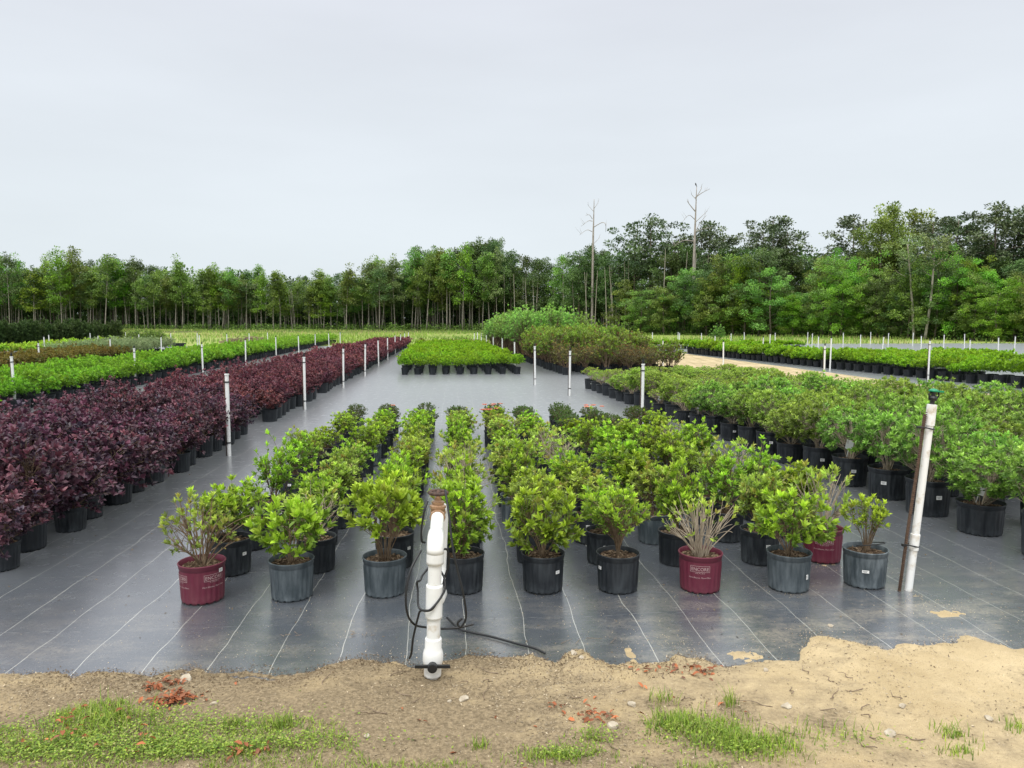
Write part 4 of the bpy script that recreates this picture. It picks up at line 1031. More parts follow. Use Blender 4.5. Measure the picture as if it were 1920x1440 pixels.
def scatter(name, mat, n, area, size, rng, up=.25, flat=True, wf=.5, z0=.002, dens=None, lenj=(.5, 1.3), label=None):
    P, D, LL, TT = [], [], [], []
    X = rng.uniform(area[0], area[1], n*3); Y = rng.uniform(area[2], area[3], n*3)
    if dens is not None: k = rng.random(n*3) < dens(X, Y); X, Y = X[k], Y[k]
    X, Y = X[:n], Y[:n]; H = np.maximum(hsand(X, Y), .006)
    m_ = len(X); a = rng.uniform(0, 6.28, m_)
    D = np.stack([np.cos(a), np.sin(a), rng.normal(0, up, m_)], 1); P = np.stack([X, Y, H + z0], 1)
    T = np.stack([rng.random(m_), rng.random(m_), rng.random(m_)], 1)
    mb = MB(); leaves(mb, P, D, size*rng.uniform(*lenj, m_), wf, T, False, rng, 0, .05)
    o = obj(name, mb.mesh(name, [M[mat]])); tag(o, label, None, None, 'stuff'); return o
def soilden(X, Y):
    ye = np.interp(X, EP[:, 0], EP[:, 1]); n = fbm(X, Y, 21, 2.2, 3)
    return np.where(Y > ye, 0, np.clip((n-.38)*4, .03, 1)*np.where(X > 1.2, .35, 1.0))
scatter('bark_litter', 'chip', 15000, (-3.2, 3.6, 2.45, 4.2), .013, rg, .35, wf=.4, dens=soilden, label='fine bark bits and dry litter on the soil')
def edgeden(X, Y):
    ye = np.interp(X, EP[:, 0], EP[:, 1]); d = ye - Y; k = np.exp(-np.abs(d-.06)/.10)*(d > -.05)
    return k*np.where((X > -1.9) & (X < 1.3), 1, .12)
scatter('mulch_litter', 'mulch', 20000, (-2.6, 2.6, 3.2, 4.1), .010, rg, .45, wf=.45, dens=edgeden, label='dark mulch heaped along the cloth edge')
scatter('grit_litter', 'grit', 5000, (-3.2, 3.6, 2.45, 4.2), .006, rg, .5, wf=.8, dens=lambda X, Y: np.where(Y > np.interp(X, EP[:, 0], EP[:, 1]), 0, 1), label='pale grit on the sand')
def clothden(X, Y):
    return np.clip((fbm(X, Y, 31, 1.2, 3)-.42)*5, .05, 1)*np.where(Y < np.interp(X, EP[:, 0], EP[:, 1]), 0, 1)*np.exp(-(Y-3.6)/1.6)
scatter('cloth_grit', 'grit', 4000, (-2.4, 4.2, 3.4, 7), .0045, rg, .3, wf=.8, dens=clothden, lenj=(.5, 1.5), label='sand grains scattered on the ground cloth')
scatter('cloth_litter', 'mulch', 800, (-4, 4.2, 3.5, 8.5), .018, rg, .25, wf=.35, dens=lambda X, Y: np.where(Y < np.interp(X, EP[:, 0], EP[:, 1])+.03, 0, 1), lenj=(.3, 1.5), label='bark crumbs scattered on the ground cloth')
def edgegrit(X, Y):
    ye = np.interp(X, EP[:, 0], EP[:, 1]); d = Y - ye; return np.where(d > -.1, np.exp(-np.maximum(d, 0)/.10)*np.where(X > .9, 1, .3), 0)*np.clip((fbm(X, Y, 33, 3, 3)-.3)*3, 0, 1)
scatter('edge_grit', 'grit', 16000, (-2.6, 4.2, 3.5, 4.6), .0045, rg, .3, wf=.8, dens=edgegrit, lenj=(.4, 1.5), label='sand grains thinning out over the cloth edge')
def patchgrit(X, Y):
    q = np.zeros_like(X)
    for px, py, rx, ry, k in PATCH[:12]:
        c = G(px, py); q = np.maximum(q, np.exp(-(((X-c[0])/rx/1.3)**2 + ((Y-c[1])/ry/3.0)**2)))
    return q
scatter('spilled_grit', 'grit', 9000, (-.3, 3.6, 3.6, 5.4), .0042, rg, .3, wf=.8, dens=patchgrit, lenj=(.4, 1.5), label='spilled sand grains around the pots')
def seamd(X, Y):
    a, b = G(1290, 1100), G(1425, 1235); t = (Y-a[1])/(b[1]-a[1]); xs = a[0] + (b[0]-a[0])*t; return np.exp(-((X-xs)/.018)**2)*((t > -2.5) & (t < 1))
scatter('seam_litter', 'mulch', 700, (.6, 2.0, 3.5, 7), .012, rg, .3, wf=.5, dens=seamd, lenj=(.4, 1.5), label='dirt collected along a seam of the cloth')
# dead leaves in heaps
P, D, L_, T = [], [], [], []
for cx, cy, sx, sy, n, hh in ((330, 1327, .09, .032, 110, .03), (296, 1302, .05, .015, 24, .01), (322, 1289, .05, .014, 24, .012), (272, 1310, .02, .006, 8, .01), (1316, 1281, .05, .03, 22, .02), (1115, 1362, .07, .035, 30, .02), (1265, 1275, .16, .04, 26, .01), (1055, 1345, .05, .02, 8, .01),
                          (135, 1376, .05, .05, 12, .06), (272, 1410, .04, .06, 10, .07), (147, 1408, .04, .04, 8, .06), (230, 1380, .2, .08, 8, .05), (455, 1430, .06, .03, 14, .03), (500, 1435, .04, .02, 5, .02), (1000, 1380, .5, .15, 7, .004), (800, 1330, .9, .3, 9, .004), (1305, 1338, .35, .2, 10, .004), (100, 1430, .2, .05, 10, .06)):
    c = G(cx, cy)
    for i in range(n):
        x, y = c[0] + rg.normal(0, sx*.55), c[1] + rg.normal(0, sy*.8); z = float(hsand(np.array([x]), np.array([y]))[0]) + hh*rg.random()*math.exp(-((x-c[0])/sx)**2) + .004
        P.append([x, y, z]); a = rg.uniform(0, 6.28); D.append([math.cos(a), math.sin(a), rg.normal(0.1, .35)]); L_.append(rg.uniform(.018, .040)); T.append([rg.random(), rg.random(), rg.random()])
mb = MB(); leaves(mb, np.array(P), np.array(D), np.array(L_), .48, np.array(T), True, rg, 0, .3); tag(obj('fallen_leaves', mb.mesh('fallen_leaves', [M['deadleaf']])), 'orange dead leaves lying in heaps on the soil', None, None, 'stuff')
mb = MB()
for i in range(46):
    px, py = rg.uniform(150, 1750), rg.uniform(1265, 1425); c = G(px, py); a = rg.uniform(0, 3.14); l = rg.uniform(.03, .15); z = float(hsand(np.array([c[0]]), np.array([c[1]]))[0])
    q = [(c[0] + t*l*math.cos(a) + .008*math.sin(9*t+i), c[1] + t*l*math.sin(a), z + .008 + .006*math.sin(5*t+i)) for t in np.linspace(-.5, .5, 6)]
    tube(mb, q, np.linspace(.0028, .0012, 6), 5)
for px, py, l in ((560, 1192, .06), (655, 1191, .05), (1130, 1204, .14), (350, 1250, .05), (380, 1255, .06), (690, 1195, .04)):
    c = G(px, py)
    for j in range(4):
        a = rg.uniform(-.5, .5); ox, oy = rg.normal(0, l*.5), rg.normal(0, .012); a = rg.uniform(-1.3, 1.3); q = [(c[0] + ox + t*l*.6*math.cos(a) + rg.normal(0, .002), c[1] + oy + t*l*.6*math.sin(a), .014) for t in np.linspace(-.5, .5, 5)]; tube(mb, q, np.linspace(.0018, .0008, 5), 4)
tag(obj('twig_litter', mb.mesh('twig_litter', [M['twig']])), 'dry twigs scattered on the soil and cloth', None, None, 'stuff')

# grass near the camera
def blades(mb, X, Y, Z, hgt, rng, wid=.004, lean=.5, seg=3, T=None):
    n = len(X); a = rng.uniform(0, 6.28, n); l = rng.uniform(.15, 1, n)*lean; hh = hgt*rng.uniform(.45, 1.15, n)
    T = np.stack([rng.random(n), rng.random(n)**.8, rng.random(n)], 1) if T is None else T
    dx, dy = np.cos(a), np.sin(a); ring = []
    for k in range(seg+1):
        t = k/seg; w = wid*(1-t**1.5)*.5 + .0002
        cx = X + dx*l*hh*t**1.8; cy = Y + dy*l*hh*t**1.8; cz = Z + hh*t*(1-.25*l*t)
        ring.append(np.stack([cx - dy*w, cy + dx*w, cz], 1)); ring.append(np.stack([cx + dy*w, cy - dx*w, cz], 1))
    V = np.stack(ring, 1).reshape(-1, 3); base = (np.arange(n)*(2*(seg+1)))[:, None]
    for k in range(seg): mb.add(V if k == 0 else np.zeros((0, 3)), (base + np.array([[2*k, 2*k+1, 2*k+3, 2*k+2]])) - (0 if k == 0 else len(V)), 0, np.repeat(T, 2*(seg+1), 0) if k == 0 else np.zeros((0, 3)))
mb = MB()
def clump(px, py, sx, sy, n, hgt, lean=.8, wid=.004):
    c = G(px, py); X = c[0] + rg.normal(0, sx, n); Y = c[1] + rg.normal(0, sy, n); Z = hsand(X, Y) - .004; blades(mb, X, Y, Z, hgt, rg, wid, lean)
def gden(X, Y):
    # grass edge in the lower left corner
    px = np.array([pix(x, y, 0) for x, y in zip(X, Y)]); n = fbm(X, Y, 41, 3.0, 3)
    top = np.interp(px[:, 0], [0, 150, 260, 420, 640, 700, 900, 1000, 1150], [1362, 1345, 1335, 1362, 1392, 1445, 1450, 1450, 1450])
    return (px[:, 1] + (n-.5)*70 > top)
X = rg.uniform(-3.4, 1.0, 70000); Y = rg.uniform(2.2, 3.3, 70000); k = gden(X, Y); X, Y = X[k], Y[k]; n2 = fbm(X, Y, 44, 4.5, 3); k = rg.random(len(X)) < np.clip((n2-.42)*4.5, .05, 1); X, Y = X[k], Y[k]
hn = fbm(X, Y, 43, 2.5, 2); Xb = rg.uniform(-2.3, -.75, 5000); Yb = rg.uniform(2.5, 3.0, 5000); kb = rg.random(5000) < np.clip((fbm(Xb, Yb, 47, 6, 3)-.35)*4, 0, 1); Xb, Yb = Xb[kb], Yb[kb]; blades(mb, Xb, Yb, hsand(Xb, Yb) - .004, .03, rg, .0034, 1.1)
blades(mb, X, Y, hsand(X, Y) - .004, .014 + .055*hn**1.6, rg, .0034, 1.1)
for a in ((200, 1372, .09, .05, 330, .075), (150, 1400, .08, .04, 200, .06), (435, 1380, .02, .02, 70, .05), (530, 1385, .035, .02, 130, .06), (900, 1420, .02, .015, 50, .05),
          (1262, 1378, .055, .035, 380, .055), (1320, 1390, .09, .05, 700, .045), (1390, 1415, .10, .04, 600, .055), (1440, 1432, .09, .04, 200, .05), (1245, 1335, .03, .02, 60, .06), (1050, 1432, .09, .03, 600, .03), (1370, 1345, .02, .02, 40, .09),
          (1785, 1395, .03, .03, 110, .045), (1800, 1425, .04, .02, 80, .04), (1905, 1385, .03, .03, 60, .05), (1110, 1400, .04, .03, 130, .03), (1540, 1400, .12, .04, 90, .05)): clump(*a)
# small round-leaved weeds in the turf
P, D, L_, T = [], [], [], []
for cx, cy, sx, sy, n in ((280, 1360, .12, .05, 500), (360, 1420, .10, .03, 400), (90, 1390, .20, .05, 600), (1300, 1400, .12, .05, 500), (1120, 1400, .05, .03, 200), (1060, 1432, .07, .02, 300), (200, 1420, .25, .04, 700), (540, 1420, .10, .03, 200), (350, 1385, .22, .05, 1400), (120, 1420, .30, .04, 2200), (380, 1430, .30, .03, 2200), (60, 1440, .3, .05, 1500), (1390, 1425, .10, .04, 700), (1600, 1415, .12, .04, 150)):
    c = G(cx, cy)
    X = c[0] + rg.normal(0, sx, n); Y = c[1] + rg.normal(0, sy, n); Z = hsand(X, Y) + rg.random(n)*.03; a = rg.uniform(0, 6.28, n)
    P.append(np.stack([X, Y, Z], 1)); D.append(np.stack([np.cos(a), np.sin(a), rg.uniform(0, .6, n)], 1)); L_.append(rg.uniform(.007, .015, n)); T.append(rg.random((n, 3)))
leaves(mb, np.concatenate(P), np.concatenate(D), np.concatenate(L_), .6, np.concatenate(T), False, rg, 0, .05)
tag(obj('grass', mb.mesh('grass', [M['grass']])), 'short weedy grass growing on the near soil', None, None, 'stuff')

# ================================================================= FIELD GRASS
mb = MB(); n = 60000
px = rg.uniform(-150, 2080, n); dd = 60 + 90*rg.random(n)**.8
tl = lambda px: np.interp(px, [-200, 0, 500, 900, 1050, 1200, 1400, 1600, 1920, 2200], [150, 150, 146, 136, 122, 106, 95, 85, 68, 62])
k = (dd < tl(px)+4) & (dd > np.interp(px, [-200, 900, 1300, 1600, 2000], [57, 60, 52, 58, 56])); px, dd = px[k], dd[k]
P2 = F2[None]*dd[:, None] + R2[None]*((px-960)/FPX*dd/math.cos(PITCH))[:, None]; X, Y = P2[:, 0], P2[:, 1]
dens = fbm(X, Y, 51, .12, 3); k = rg.random(len(X)) < np.clip((dens-.25)*3, .2, 1); X, Y, dens = X[k], Y[k], dens[k]
T = np.stack([rg.random(len(X)), np.clip(fbm(X, Y, 52, .25, 2)*1.2, 0, 1), np.clip(rg.random(len(X))*.8 + .35*(fbm(X, Y, 53, .08, 2) > .52), 0, 1)], 1)
blades(mb, X, Y, rise(X, Y) - .06, .22 + .35*dens, rg, .09, .5, 2, T)
tag(obj('field_grass', mb.mesh('field_grass', [M['field']])), 'rough green grass field before the trees', None, None, 'stuff')

# ================================================================= TREES
def tree_mesh(seed, H, crown0, Rc, nl=14, clumps=46, lpc=80, leafs=.28, shape='round', trunk_r=.14, lean=.0, gap=.0, clump_r=.9, flat=.6):
    rng = np.random.default_rng(seed); lb, tb = MB(), MB()
    bend = rng.normal(0, .25, 2); pts = []
    for t in np.linspace(0, 1, 9):
        pts.append([lean*H*t*t*.3 + bend[0]*math.sin(t*3), bend[1]*math.sin(t*2.6), H*.93*t])
    pts = np.array(pts); tube(tb, pts, np.linspace(trunk_r, trunk_r*.18, 9), 8)
    at = lambda t: np.array([np.interp(t, np.linspace(0, 1, 9), pts[:, i]) for i in range(3)])
    C = []
    for i in range(nl):
        t = crown0/H + (1-crown0/H)*(i+rng.random())/nl; t = min(t, .98); b = at(t*.95)
        u = (t - crown0/H)/(1-crown0/H)
        if shape == 'round': w = math.sin(math.pi*min(1, .25+.72*u))**.6
        elif shape == 'cone': w = 1.05 - .85*u
        elif shape == 'top': w = .35 + .75*math.sin(math.pi*min(1, .15+.75*u))
        elif shape == 'bush': w = .75 + .35*math.sin(math.pi*(.2+.7*u))
        a = i*2.399 + rng.uniform(-.5, .5); r = Rc*w*rng.uniform(.7, 1.15)
        e = b + np.array([math.cos(a)*r, math.sin(a)*r, rng.uniform(.05, .35)*r + .3]); mid = (b+e)/2 + np.array([0, 0, .12*r])
        tube(tb, [b, mid, e], [trunk_r*.32*(1-.6*u), trunk_r*.2*(1-.6*u), trunk_r*.08], 5)
        C.append(e); C.append(mid + rng.normal(0, .3, 3))
    C = np.array(C)
    while len(C) < clumps:
        q = C[rng.integers(min(len(C), 2*nl))] + rng.normal(0, 1, 3)*np.array([.8, .8, .5])*Rc*.30; C = np.vstack([C, q])
    C = C[:clumps] if gap == 0 else C[:clumps][rng.random(clumps) > gap]
    C = np.vstack([C, at(.99) + np.array([0, 0, .2])])
    P, D, L_, T = [], [], [], []
    cen = np.array([0, 0, (crown0+H)/2])
    for c in C:
        s = clump_r*rng.uniform(.6, 1.25); k = int(lpc*rng.uniform(.7, 1.2)*(s/clump_r)); cl = rng.random(); nw = rng.uniform(.1, .95)
        d = nrm(rng.normal(0, 1, (k, 3))); rr = rng.random((k, 1))**.45
        p = c + d*rr*s*np.array([1, 1, flat]); dirn = d + rng.normal(0, .5, (k, 3)) + np.array([0, 0, .1])
        P.append(p); D.append(dirn); L_.append(leafs*rng.uniform(.6, 1.3, k)); T.append(np.stack([rng.random(k), np.clip(nw + rng.normal(0, .15, k), 0, 1), np.full(k, cl)], 1))
    leaves(lb, np.concatenate(P), np.concatenate(D), np.concatenate(L_), .62, np.concatenate(T), False, rng, 0, .1)
    return lb, tb
def tree_proto(name, seed, mat, tm, **kw):
    lb, tb = tree_mesh(seed, **kw); r = empty(name)
    obj('crown', lb.mesh('crown', [M[mat]]), r); obj('trunk', tb.mesh('trunk', [M[tm]]), r); r['H'] = kw['H']; return r
SL = [tree_proto('slender_tree', 1000+i, m_, 'trunk_pale', H=14, crown0=(3.6, 6.5, 5.0, 7.5, 4.2, 6.0, 5.5)[i], Rc=1.7+.3*(i % 3), nl=15, clumps=58, lpc=62, leafs=.30, shape='round' if i % 2 else 'cone', trunk_r=.095, lean=(-.2, .22, .0, .1, -.3, .05)[i % 6], clump_r=.75)
      for i, m_ in enumerate(('tree_mid', 'tree_mid', 'tree_pale', 'tree_mid', 'tree_bright', 'tree_dark', 'tree_mid'))]
BR = [tree_proto('broadleaf_tree', 1100+i, m_, 'trunk_brown', H=15, crown0=3.5, Rc=3.4, nl=18, clumps=95, lpc=95, leafs=.30, shape='round', trunk_r=.22, clump_r=.95) for i, m_ in enumerate(('tree_dark', 'tree_dark', 'tree_mid', 'tree_dark'))]
BU = [tree_proto('broadleaf_tree', 1150+i, m_, 'trunk_brown', H=9, crown0=.8, Rc=3.0, nl=22, clumps=100, lpc=110, leafs=.20, shape=('bush', 'cone')[i % 2], trunk_r=.13, clump_r=.62, flat=.5) for i, m_ in enumerate(('tree_bright', 'tree_bright', 'tree_mid', 'tree_mid', 'tree_dark', 'tree_bright'))]
PI = [tree_proto('pine_tree', 1200+i, 'pine', 'trunk_brown', H=17, crown0=8.5, Rc=3.6, nl=16, clumps=60, lpc=80, leafs=.36, shape='top', trunk_r=.24, clump_r=.85, gap=.12, flat=.45) for i in range(4)]
SKX = [-200, 0, 60, 125, 200, 300, 400, 480, 520, 600, 660, 700, 780, 860, 925, 960, 1000, 1040, 1110, 1165, 1215, 1260, 1330, 1370, 1420, 1440, 1480, 1500, 1560, 1590, 1660, 1750, 1790, 1850, 1920, 2150]
SKY = [485, 480, 492, 478, 474, 492, 492, 500, 512, 512, 500, 492, 474, 470, 452, 472, 488, 482, 465, 445, 400, 412, 425, 445, 420, 404, 435, 456, 450, 405, 378, 385, 398, 375, 395, 390]
skyl = lambda px: float(np.interp(px, SKX, SKY))
ids = {}
def plant(root, px, d, H, word, kind, grp, rz=None, wide=1.0):
    p = Wd(px, d); k = H/root['H']; c = root.copy(); COL.objects.link(c)
    if 'H' in c: del c['H']
    c.location = (p[0], p[1], float(rise(np.array([p[0]]), np.array([p[1]]))[0]) - .1); c.rotation_euler = (0, 0, rg.uniform(0, 6.28) if rz is None else rz)
    w = wide*(.55 + .45*k); c.scale = (w, w, k); c['category'] = kind; c['group'] = grp
    for ch in root.children: q = ch.copy(); COL.objects.link(q); q.parent = c
    ids.setdefault(word, []).append((px, c)); return c
def HH(px, d, off=0): return max(4, zat(skyl(px) + off, d) + .1)
# slender front rank
pxs = np.linspace(-60, 930, 84)
for i, x0 in enumerate(pxs):
    x = x0 + rg.uniform(-11, 11); d = float(tl(x)) + rg.uniform(-2, 6); k = int(rg.integers(7)); H = HH(x, d, rg.uniform(-16, 42))
    w = ('green-crowned', 'green-crowned', 'pale-leaved', 'green-crowned', 'yellow-green', 'dark-crowned', 'green-crowned')[k]
    plant(SL[k], x, d, H, w + ' slender pale-trunked tree at the front of the wood', 'slender tree', 'slender trees of the wood edge', wide=rg.uniform(.7, 1.35))
for i, x0 in enumerate(np.linspace(-90, 960, 62)):
    x = x0 + rg.uniform(-8, 8); d = float(tl(x)) + rg.uniform(8, 16); k = int(rg.integers(4)); H = HH(x, d, rg.uniform(8, 34))
    plant(BR[k], x, d, H, ('dark', 'dark', 'mid green', 'dark')[k] + ' broadleaf tree showing behind the slender trunks', 'broadleaf tree', 'broadleaf trees behind the slender ones', wide=.8)
# middle and right: dark broadleaves, bright bushy edge, pines above
for i, x0 in enumerate(np.linspace(800, 2080, 50)):
    x = x0 + rg.uniform(-9, 9); d = float(tl(x)) + rg.uniform(4, 12); k = int(rg.integers(4)); tall = skyl(x); H = HH(x, d) if x < 1120 else max(7, zat(max(tall, 448) + rg.uniform(4, 45), d))
    plant(BR[k], x, d, H, ('dark', 'dark', 'mid green', 'dark')[k] + ' broad-crowned tree of the taller wood', 'broadleaf tree', 'broad trees of the taller wood', wide=.8)
for i, x0 in enumerate(list(np.linspace(1170, 1330, 7)) + list(np.linspace(1345, 2040, 34))):
    x = x0 + rg.uniform(-9, 9); d = float(tl(x)) + rg.uniform(-3, 2); k = int(rg.integers(6)) if x > 1340 else (3, 2, 4)[i % 3]
    top = rg.uniform(470, 560) if x > 1340 else rg.uniform(500, 560)
    plant(BU[k], x, d, max(4, zat(top, d)), ('bright green', 'bright green', 'mid green', 'mid green', 'dark green', 'bright green')[k] + ' bushy tree at the field edge', 'bushy tree', 'bushy trees of the field edge', wide=.85 + (d > 90)*.2)
for x, y in ((1215, 398), (1190, 430), (1325, 415), (1350, 440), (1440, 403), (1425, 425), (1470, 425), (1592, 398), (1665, 376), (1640, 400), (1700, 390), (1735, 405), (1785, 400), (1850, 374), (1825, 400), (1885, 392), (1925, 396), (1980, 390), (1560, 455), (1265, 440), (1310, 425)):
    d = float(tl(x)) + rg.uniform(6, 16); k = int(rg.integers(4))
    if x in (1665, 1700, 1640): plant(BR[2], x, d, zat(y, d), 'tall bright-topped broadleaf rising above the wood', 'broadleaf tree', 'broad trees of the taller wood', wide=.9)
    else: plant(PI[k], x, d, zat(y, d), 'tall dark pine with open crown rising above the wood', 'pine tree', 'pines rising above the wood', wide=1.0)
for x, y in ((710, 484), (788, 464), (925, 448), (905, 462), (880, 458), (1105, 462), (1130, 470)):
    d = float(tl(x)) + rg.uniform(8, 14); plant(BR[int(rg.integers(4))], x, d, zat(y, d), 'dark rounded crown standing above its neighbours in the wood', 'broadleaf tree', 'broad trees of the taller wood', wide=.75)
for word, lst in ids.items():
    lst.sort(key=lambda q: q[0])
    for i, (px_, o) in enumerate(lst): o['label'] = word + f', {ordn(i+1)} from the left'
# two pale trunks at the right wood edge
for p in SL + BR + BU + PI: kill(p)
def branchy(name, pts, r0, r1, branches, mat, seg=8):
    mb = MB(); pts = np.array(pts, float); tube(mb, spline(pts, 5), np.linspace(r0, r1, len(spline(pts, 5))), seg)
    r_ = empty(name); obj('trunk', mb.mesh('trunk', [mat]), r_)
    for b in branches:
        mb = MB(); s_ = spline(np.array(b[0], float), 5); tube(mb, s_, np.linspace(b[1], b[1]*.3, len(s_)), 6); obj('branch', mb.mesh('branch', [mat]), r_)
    return r_
def snag(px0, ybase_vis, pxt, ytop, d, brs, label, r0=.22):
    base = Wd(px0, d); zt = zat(ytop, d); S_ = d/FPX
    def P(px, py): q = Wd(px, d) - base; return (q[0], q[1], zat(py, d))
    pts = [(0, 0, 0), P((px0*2+pxt)/3, (ybase_vis*2+ytop)/3), P((px0+pxt*2)/3, (ybase_vis+ytop*2)/3), P(pxt, ytop)]
    rng = np.random.default_rng(int(px0)); out = []
    for poly, w in brs:
        q = [np.array(P(x, y)) + np.array([0, (j)*.35*rng.uniform(-1, 1), 0]) for j, (x, y) in enumerate(poly)]
        out.append((q, w))
        e, b = q[-1], q[-2]
        for t in range(2):
            s_ = b + (e-b)*rng.uniform(.1, .8); v = (e-b)*rng.uniform(.4, .7); v = np.array([v[0]*rng.uniform(.3, 1.6), rng.uniform(-.4, .4), abs(v[2])*1.1 + .35]); out.append(([s_, s_+v*.5, s_+v], w*.35))
    r_ = branchy('dead_tree', pts, r0, .04, out, M['deadwood']); r_.location = (base[0], base[1], 0)
    tag(r_, label, 'dead tree', 'bare dead trees above the wood'); return r_
snag(1109, 510, 1111, 378, float(tl(1109))+4.5, [([(1109, 430), (1125, 421), (1131, 425), (1134, 437)], .07), ([(1108, 418), (1100, 418), (1088, 427)], .06), ([(1108, 437), (1098, 434), (1084, 444)], .06), ([(1108, 414), (1102, 407), (1095, 408)], .05), ([(1110, 400), (1102, 391), (1099, 388)], .04), ([(1111, 395), (1118, 385), (1120, 380)], .04), ([(1110, 460), (1118, 452), (1124, 446)], .04)],
     'shorter bare dead tree above the middle of the wood', .22)
snag(1296, 525, 1299, 354, float(tl(1296))+4.5, [([(1297, 400), (1287, 388), (1281, 382)], .08), ([(1297, 375), (1310, 366), (1322, 360)], .07), ([(1298, 420), (1310, 408), (1318, 400)], .05), ([(1297, 455), (1280, 453), (1266, 458), (1258, 466)], .07), ([(1297, 438), (1312, 432), (1328, 430)], .06), ([(1298, 376), (1306, 360), (1309, 355)], .05), ([(1297, 415), (1284, 408), (1272, 422)], .05), ([(1298, 378), (1290, 370), (1287, 367)], .04), ([(1297, 440), (1308, 420), (1316, 408)], .05)],
     'taller bare dead tree with a bird perched on its top', .25)
# bird
d = float(tl(1296))+4.5; p = Wd(1297.5, d); zz = zat(354, d)
mb = MB(); V = []
lathe(mb, [(.001, -.17), (.06, -.1), (.10, 0), (.085, .10), (.05, .15), (.062, .19), (.055, .235), (.02, .26)], 10, 0, cap_top=True); tube(mb, [(0, 0, -.08), (-.06, 0, -.20), (-.09, 0, -.30)], [.05, .04, .02], 6); tube(mb, [(.04, 0, .21), (.10, 0, .20)], [.018, .004], 5)
b = obj('bird', mb.mesh('bird', [M['bird']]), None, (p[0], p[1], zz + .17)); b.rotation_euler = (0, .25, 2.6); tag(b, 'small dark bird perched upright on the taller dead tree', 'bird')
for k, (pb_, pt_, top) in enumerate((((1710, 640), (1690, 455), 470), ((1730, 638), (1741, 480), 480))):
    d = float(tl(pb_[0])) - 2.5; base = Wd(pb_[0], d)
    def P(px, py): q = Wd(px, d) - base; return np.array([q[0], q[1], zat(py, d)])
    pts = [(0, 0, 0), P(pb_[0]*.6+pt_[0]*.4 + (2 if k == 0 else 3), 570), P(pb_[0]*.25+pt_[0]*.75+2, 510), P(pt_[0], pt_[1])]
    brs = [([P(pt_[0]+2, 500), P(pt_[0]+14, 490), P(pt_[0]+22, 475)], .04), ([P(pt_[0]+2, 490), P(pt_[0]-12, 480), P(pt_[0]-22, 478)], .04), ([P(pt_[0]+1, 520), P(pt_[0]-14, 512), P(pt_[0]-20, 506)], .035)]
    r_ = branchy('pale_trunked_tree', pts, .14, .06, brs, M['trunk_pale']); r_.location = (base[0], base[1], -.05)
    lb = MB(); P_, D_, L_, T_ = [], [], [], []
    for j in range(26):
        c = P(pt_[0] + rg.uniform(-32, 32), rg.uniform(445, 500)) + np.array([0, rg.uniform(-1.2, 1.2), 0]); kk = 60; dv = nrm(rg.normal(0, 1, (kk, 3)))
        P_.append(c + dv*rg.random((kk, 1))*.6*np.array([1, 1, .6])); D_.append(dv); L_.append(rg.uniform(.12, .24, kk)); T_.append(np.stack([rg.random(kk), rg.random(kk), np.full(kk, rg.random())], 1))
    leaves(lb, np.concatenate(P_), np.concatenate(D_), np.concatenate(L_), .6, np.concatenate(T_), False, rg); obj('crown', lb.mesh('crown', [M['tree_pale']]), r_)
    tag(r_, ('pale bare-boled tree leaning left, first of the pair at the field edge', 'pale bare-boled tree leaning right, second of the pair at the field edge')[k], 'pale-trunked tree')
# the wood behind: one mass
P_, D_, L_, T_ = [], [], [], []; tb = MB()
for i in range(4600):
    x = rg.uniform(-260, 2200); d = float(tl(x)) + rg.uniform(10, 34); H = HH(x, d, 0) if x < 1120 else zat(max(skyl(x), 450), d)
    z = rg.uniform(0.3, 1)*H*.80 if rg.random() < .38 else rg.uniform(0, .45)*H*.8; p = Wd(x, d); k = 34; dv = nrm(rg.normal(0, 1, (k, 3))); c = np.array([p[0], p[1], z + .5])
    P_.append(c + dv*rg.random((k, 1))**.5*np.array([1.9, 1.9, 1.2])); D_.append(dv + rg.normal(0, .5, (k, 3))); L_.append(rg.uniform(.4, .9, k)); T_.append(np.stack([rg.random(k), np.full(k, rg.random()), np.full(k, rg.random())], 1))
for i in range(420):
    x = rg.uniform(-200, 1350); d = float(tl(x)) + rg.uniform(2, 22); p = Wd(x, d); H = HH(x, d)*.72; l = rg.normal(0, .5)
    tube(tb, [(p[0], p[1], 0), (p[0]+l*.4, p[1], H*.5), (p[0]+l, p[1], H)], [.10*rg.uniform(.5, 1.1), .07, .03], 5, 1)
for i in range(900):
    x = rg.uniform(-200, 1300); d = float(tl(x)) + rg.uniform(6, 12); p = Wd(x, d); k = 40; dv = nrm(rg.normal(0, 1, (k, 3))); H = HH(x, d)
    P_.append(np.array([p[0], p[1], H*rg.uniform(.25, .78)]) + dv*rg.random((k, 1))**.5*np.array([1.5, 1.5, .8])); D_.append(dv + rg.normal(0, .5, (k, 3))); L_.append(rg.uniform(.2, .45, k)); T_.append(np.stack([rg.random(k), np.full(k, .4+.6*rg.random()), np.full(k, rg.random())], 1))
for i in range(1500):
    x = rg.uniform(-260, 2200); d = float(tl(x)) + rg.uniform(16, 32); p = Wd(x, d); k = 26; dv = nrm(rg.normal(0, 1, (k, 3)))
    P_.append(np.array([p[0], p[1], rg.uniform(.3, 4.2)]) + dv*rg.random((k, 1))**.5*np.array([2.2, 2.2, 1.1])); D_.append(dv); L_.append(rg.uniform(.6, 1.1, k)); T_.append(np.stack([rg.random(k), np.full(k, rg.random()), np.full(k, rg.random())], 1))
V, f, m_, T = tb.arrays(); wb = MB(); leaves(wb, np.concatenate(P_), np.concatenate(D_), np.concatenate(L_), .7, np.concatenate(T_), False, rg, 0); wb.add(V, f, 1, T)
tag(obj('woods', wb.mesh('woods', [M['tree_dark'], M['trunk_pale']])), 'dark interior of the wood behind the edge trees', None, None, 'stuff')
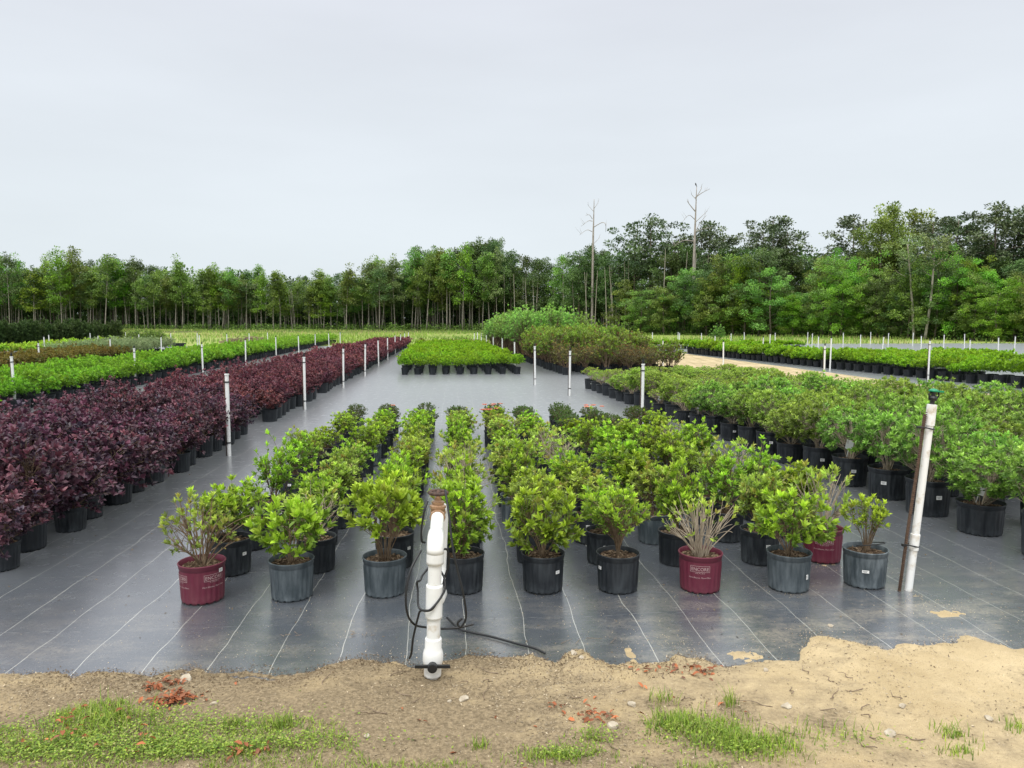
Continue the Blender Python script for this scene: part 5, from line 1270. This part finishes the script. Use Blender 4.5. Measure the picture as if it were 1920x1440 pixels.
# undergrowth along the wood edge and the weedy bank
P_, D_, L_, T_ = [], [], [], []
for i in range(1500):
    x = rg.uniform(-200, 2150); d = float(tl(x)) + rg.uniform(-1.5, 5); p = Wd(x, d); k = 22; dv = nrm(rg.normal(0, 1, (k, 3))); s_ = (.35 + .5*rg.random())*(1.5 if x > 1340 else .8)*(2.2 if rg.random() < .12 else 1)
    P_.append(np.array([p[0], p[1], .3 + s_*.5 + float(rise(np.array([p[0]]), np.array([p[1]]))[0])]) + dv*rg.random((k, 1))**.5*np.array([s_*1.5, s_*1.5, s_])); D_.append(dv); L_.append(rg.uniform(.15, .35, k)); T_.append(np.stack([rg.random(k), rg.random(k), np.full(k, rg.random())], 1))
wb = MB(); leaves(wb, np.concatenate(P_), np.concatenate(D_), np.concatenate(L_), .6, np.concatenate(T_), False, rg, 0)
tag(obj('undergrowth', wb.mesh('undergrowth', [M['tree_mid']])), 'low undergrowth along the edge of the wood', None, None, 'stuff')
# brush pile and a few field bushes
def bush(px, py, R_, Rz_, mat, name, label, cat, seed, L=.14, brown=False):
    p = G(px, py); lb, sb = shrub(np.random.default_rng(seed), R=R_, Rz=Rz_, zc=Rz_*.7, z0=0, ns=12, tips=130, lpt=6, along=6, L=L, Wf=.5, full=False, low=-.3, inner=.4, asym=.15)
    r_ = empty(name, (p[0], p[1], 0)); obj('foliage', lb.mesh('foliage', [M[mat]]), r_); obj('stems', sb.mesh('stems', [M['bark']]), r_); tag(r_, label, cat)
for i, (px_, w_) in enumerate(((238, 'nearest the conifers'), (262, 'in the middle'), (290, 'farthest from the conifers'))): bush(px_, 644, 1.1, .75, 'tree_mid', 'field_bush', f'weedy field bush behind the grey-green plants, {w_}', 'field bush', 60+i)
bush(1346, 642, .7, .9, 'tree_mid', 'field_bush', 'leafy sapling clump in the field past the myrtles', 'field bush', 66)
p = G(466, 643); mb = MB()
for i in range(260):
    a = rg.uniform(0, 6.28); r_ = 1.5*math.sqrt(rg.random()); z = .6*(1-(r_/1.6)**2)*rg.random(); l = rg.uniform(.4, 1.2); b = rg.uniform(0, 3.14); c = np.array([r_*math.cos(a)*1.5, r_*math.sin(a), z]); v = np.array([math.cos(b), math.sin(b), rg.normal(0, .2)])*l/2
    tube(mb, [c-v, c+v], [.025, .012], 4)
o = obj('brush_pile', mb.mesh('brush_pile', [M['twig']]), None, (p[0], p[1], 0)); tag(o, 'low brown heap of cut brush at the edge of the grass field', 'brush pile')
# little sign in the green bed
p = G(356, 690); r_ = empty('bed_sign', (p[0], p[1], 0)); d = p@F2; zc_ = zat(661, d)
mb = MB(); box(mb, (0, 0, zc_), (.27, .01, .19), 0); obj('sign_board', mb.mesh('sign_board', [M['sticker']]), r_)
mb = MB()
for k in range(3): box(mb, (-.02*k+.01, -.0065, zc_ + .05 - .045*k), (.18-.03*k, .002, .014), 0)
obj('writing', mb.mesh('writing', [M['ink']]), r_)
mb = MB(); tube(mb, [(0, .01, 0), (0, .01, zc_-.09)], .012, 6); obj('sign_stake', mb.mesh('sign_stake', [M['pvc']]), r_); tag(r_, 'small white sign standing in the bright green bed', 'sign')
# dark empty pots by the empty cloth
bp = [obj('empty_pot', pot_mesh('empty_pot', .15, .12, .27, M['pot_black'], lite=True))]
for k in range(8):
    q = bp[0].copy(); COL.objects.link(q); pp = G(327 + (k % 4)*6, 652 - (k//4)*1.6); q.location = (pp[0], pp[1], .006); tag(q, f"black pot in the small cluster on empty cloth, {ordn(k % 4 + 1)} along, {('front', 'back')[k//4]} row", 'pot', 'black pots on the empty cloth')
kill(bp[0])
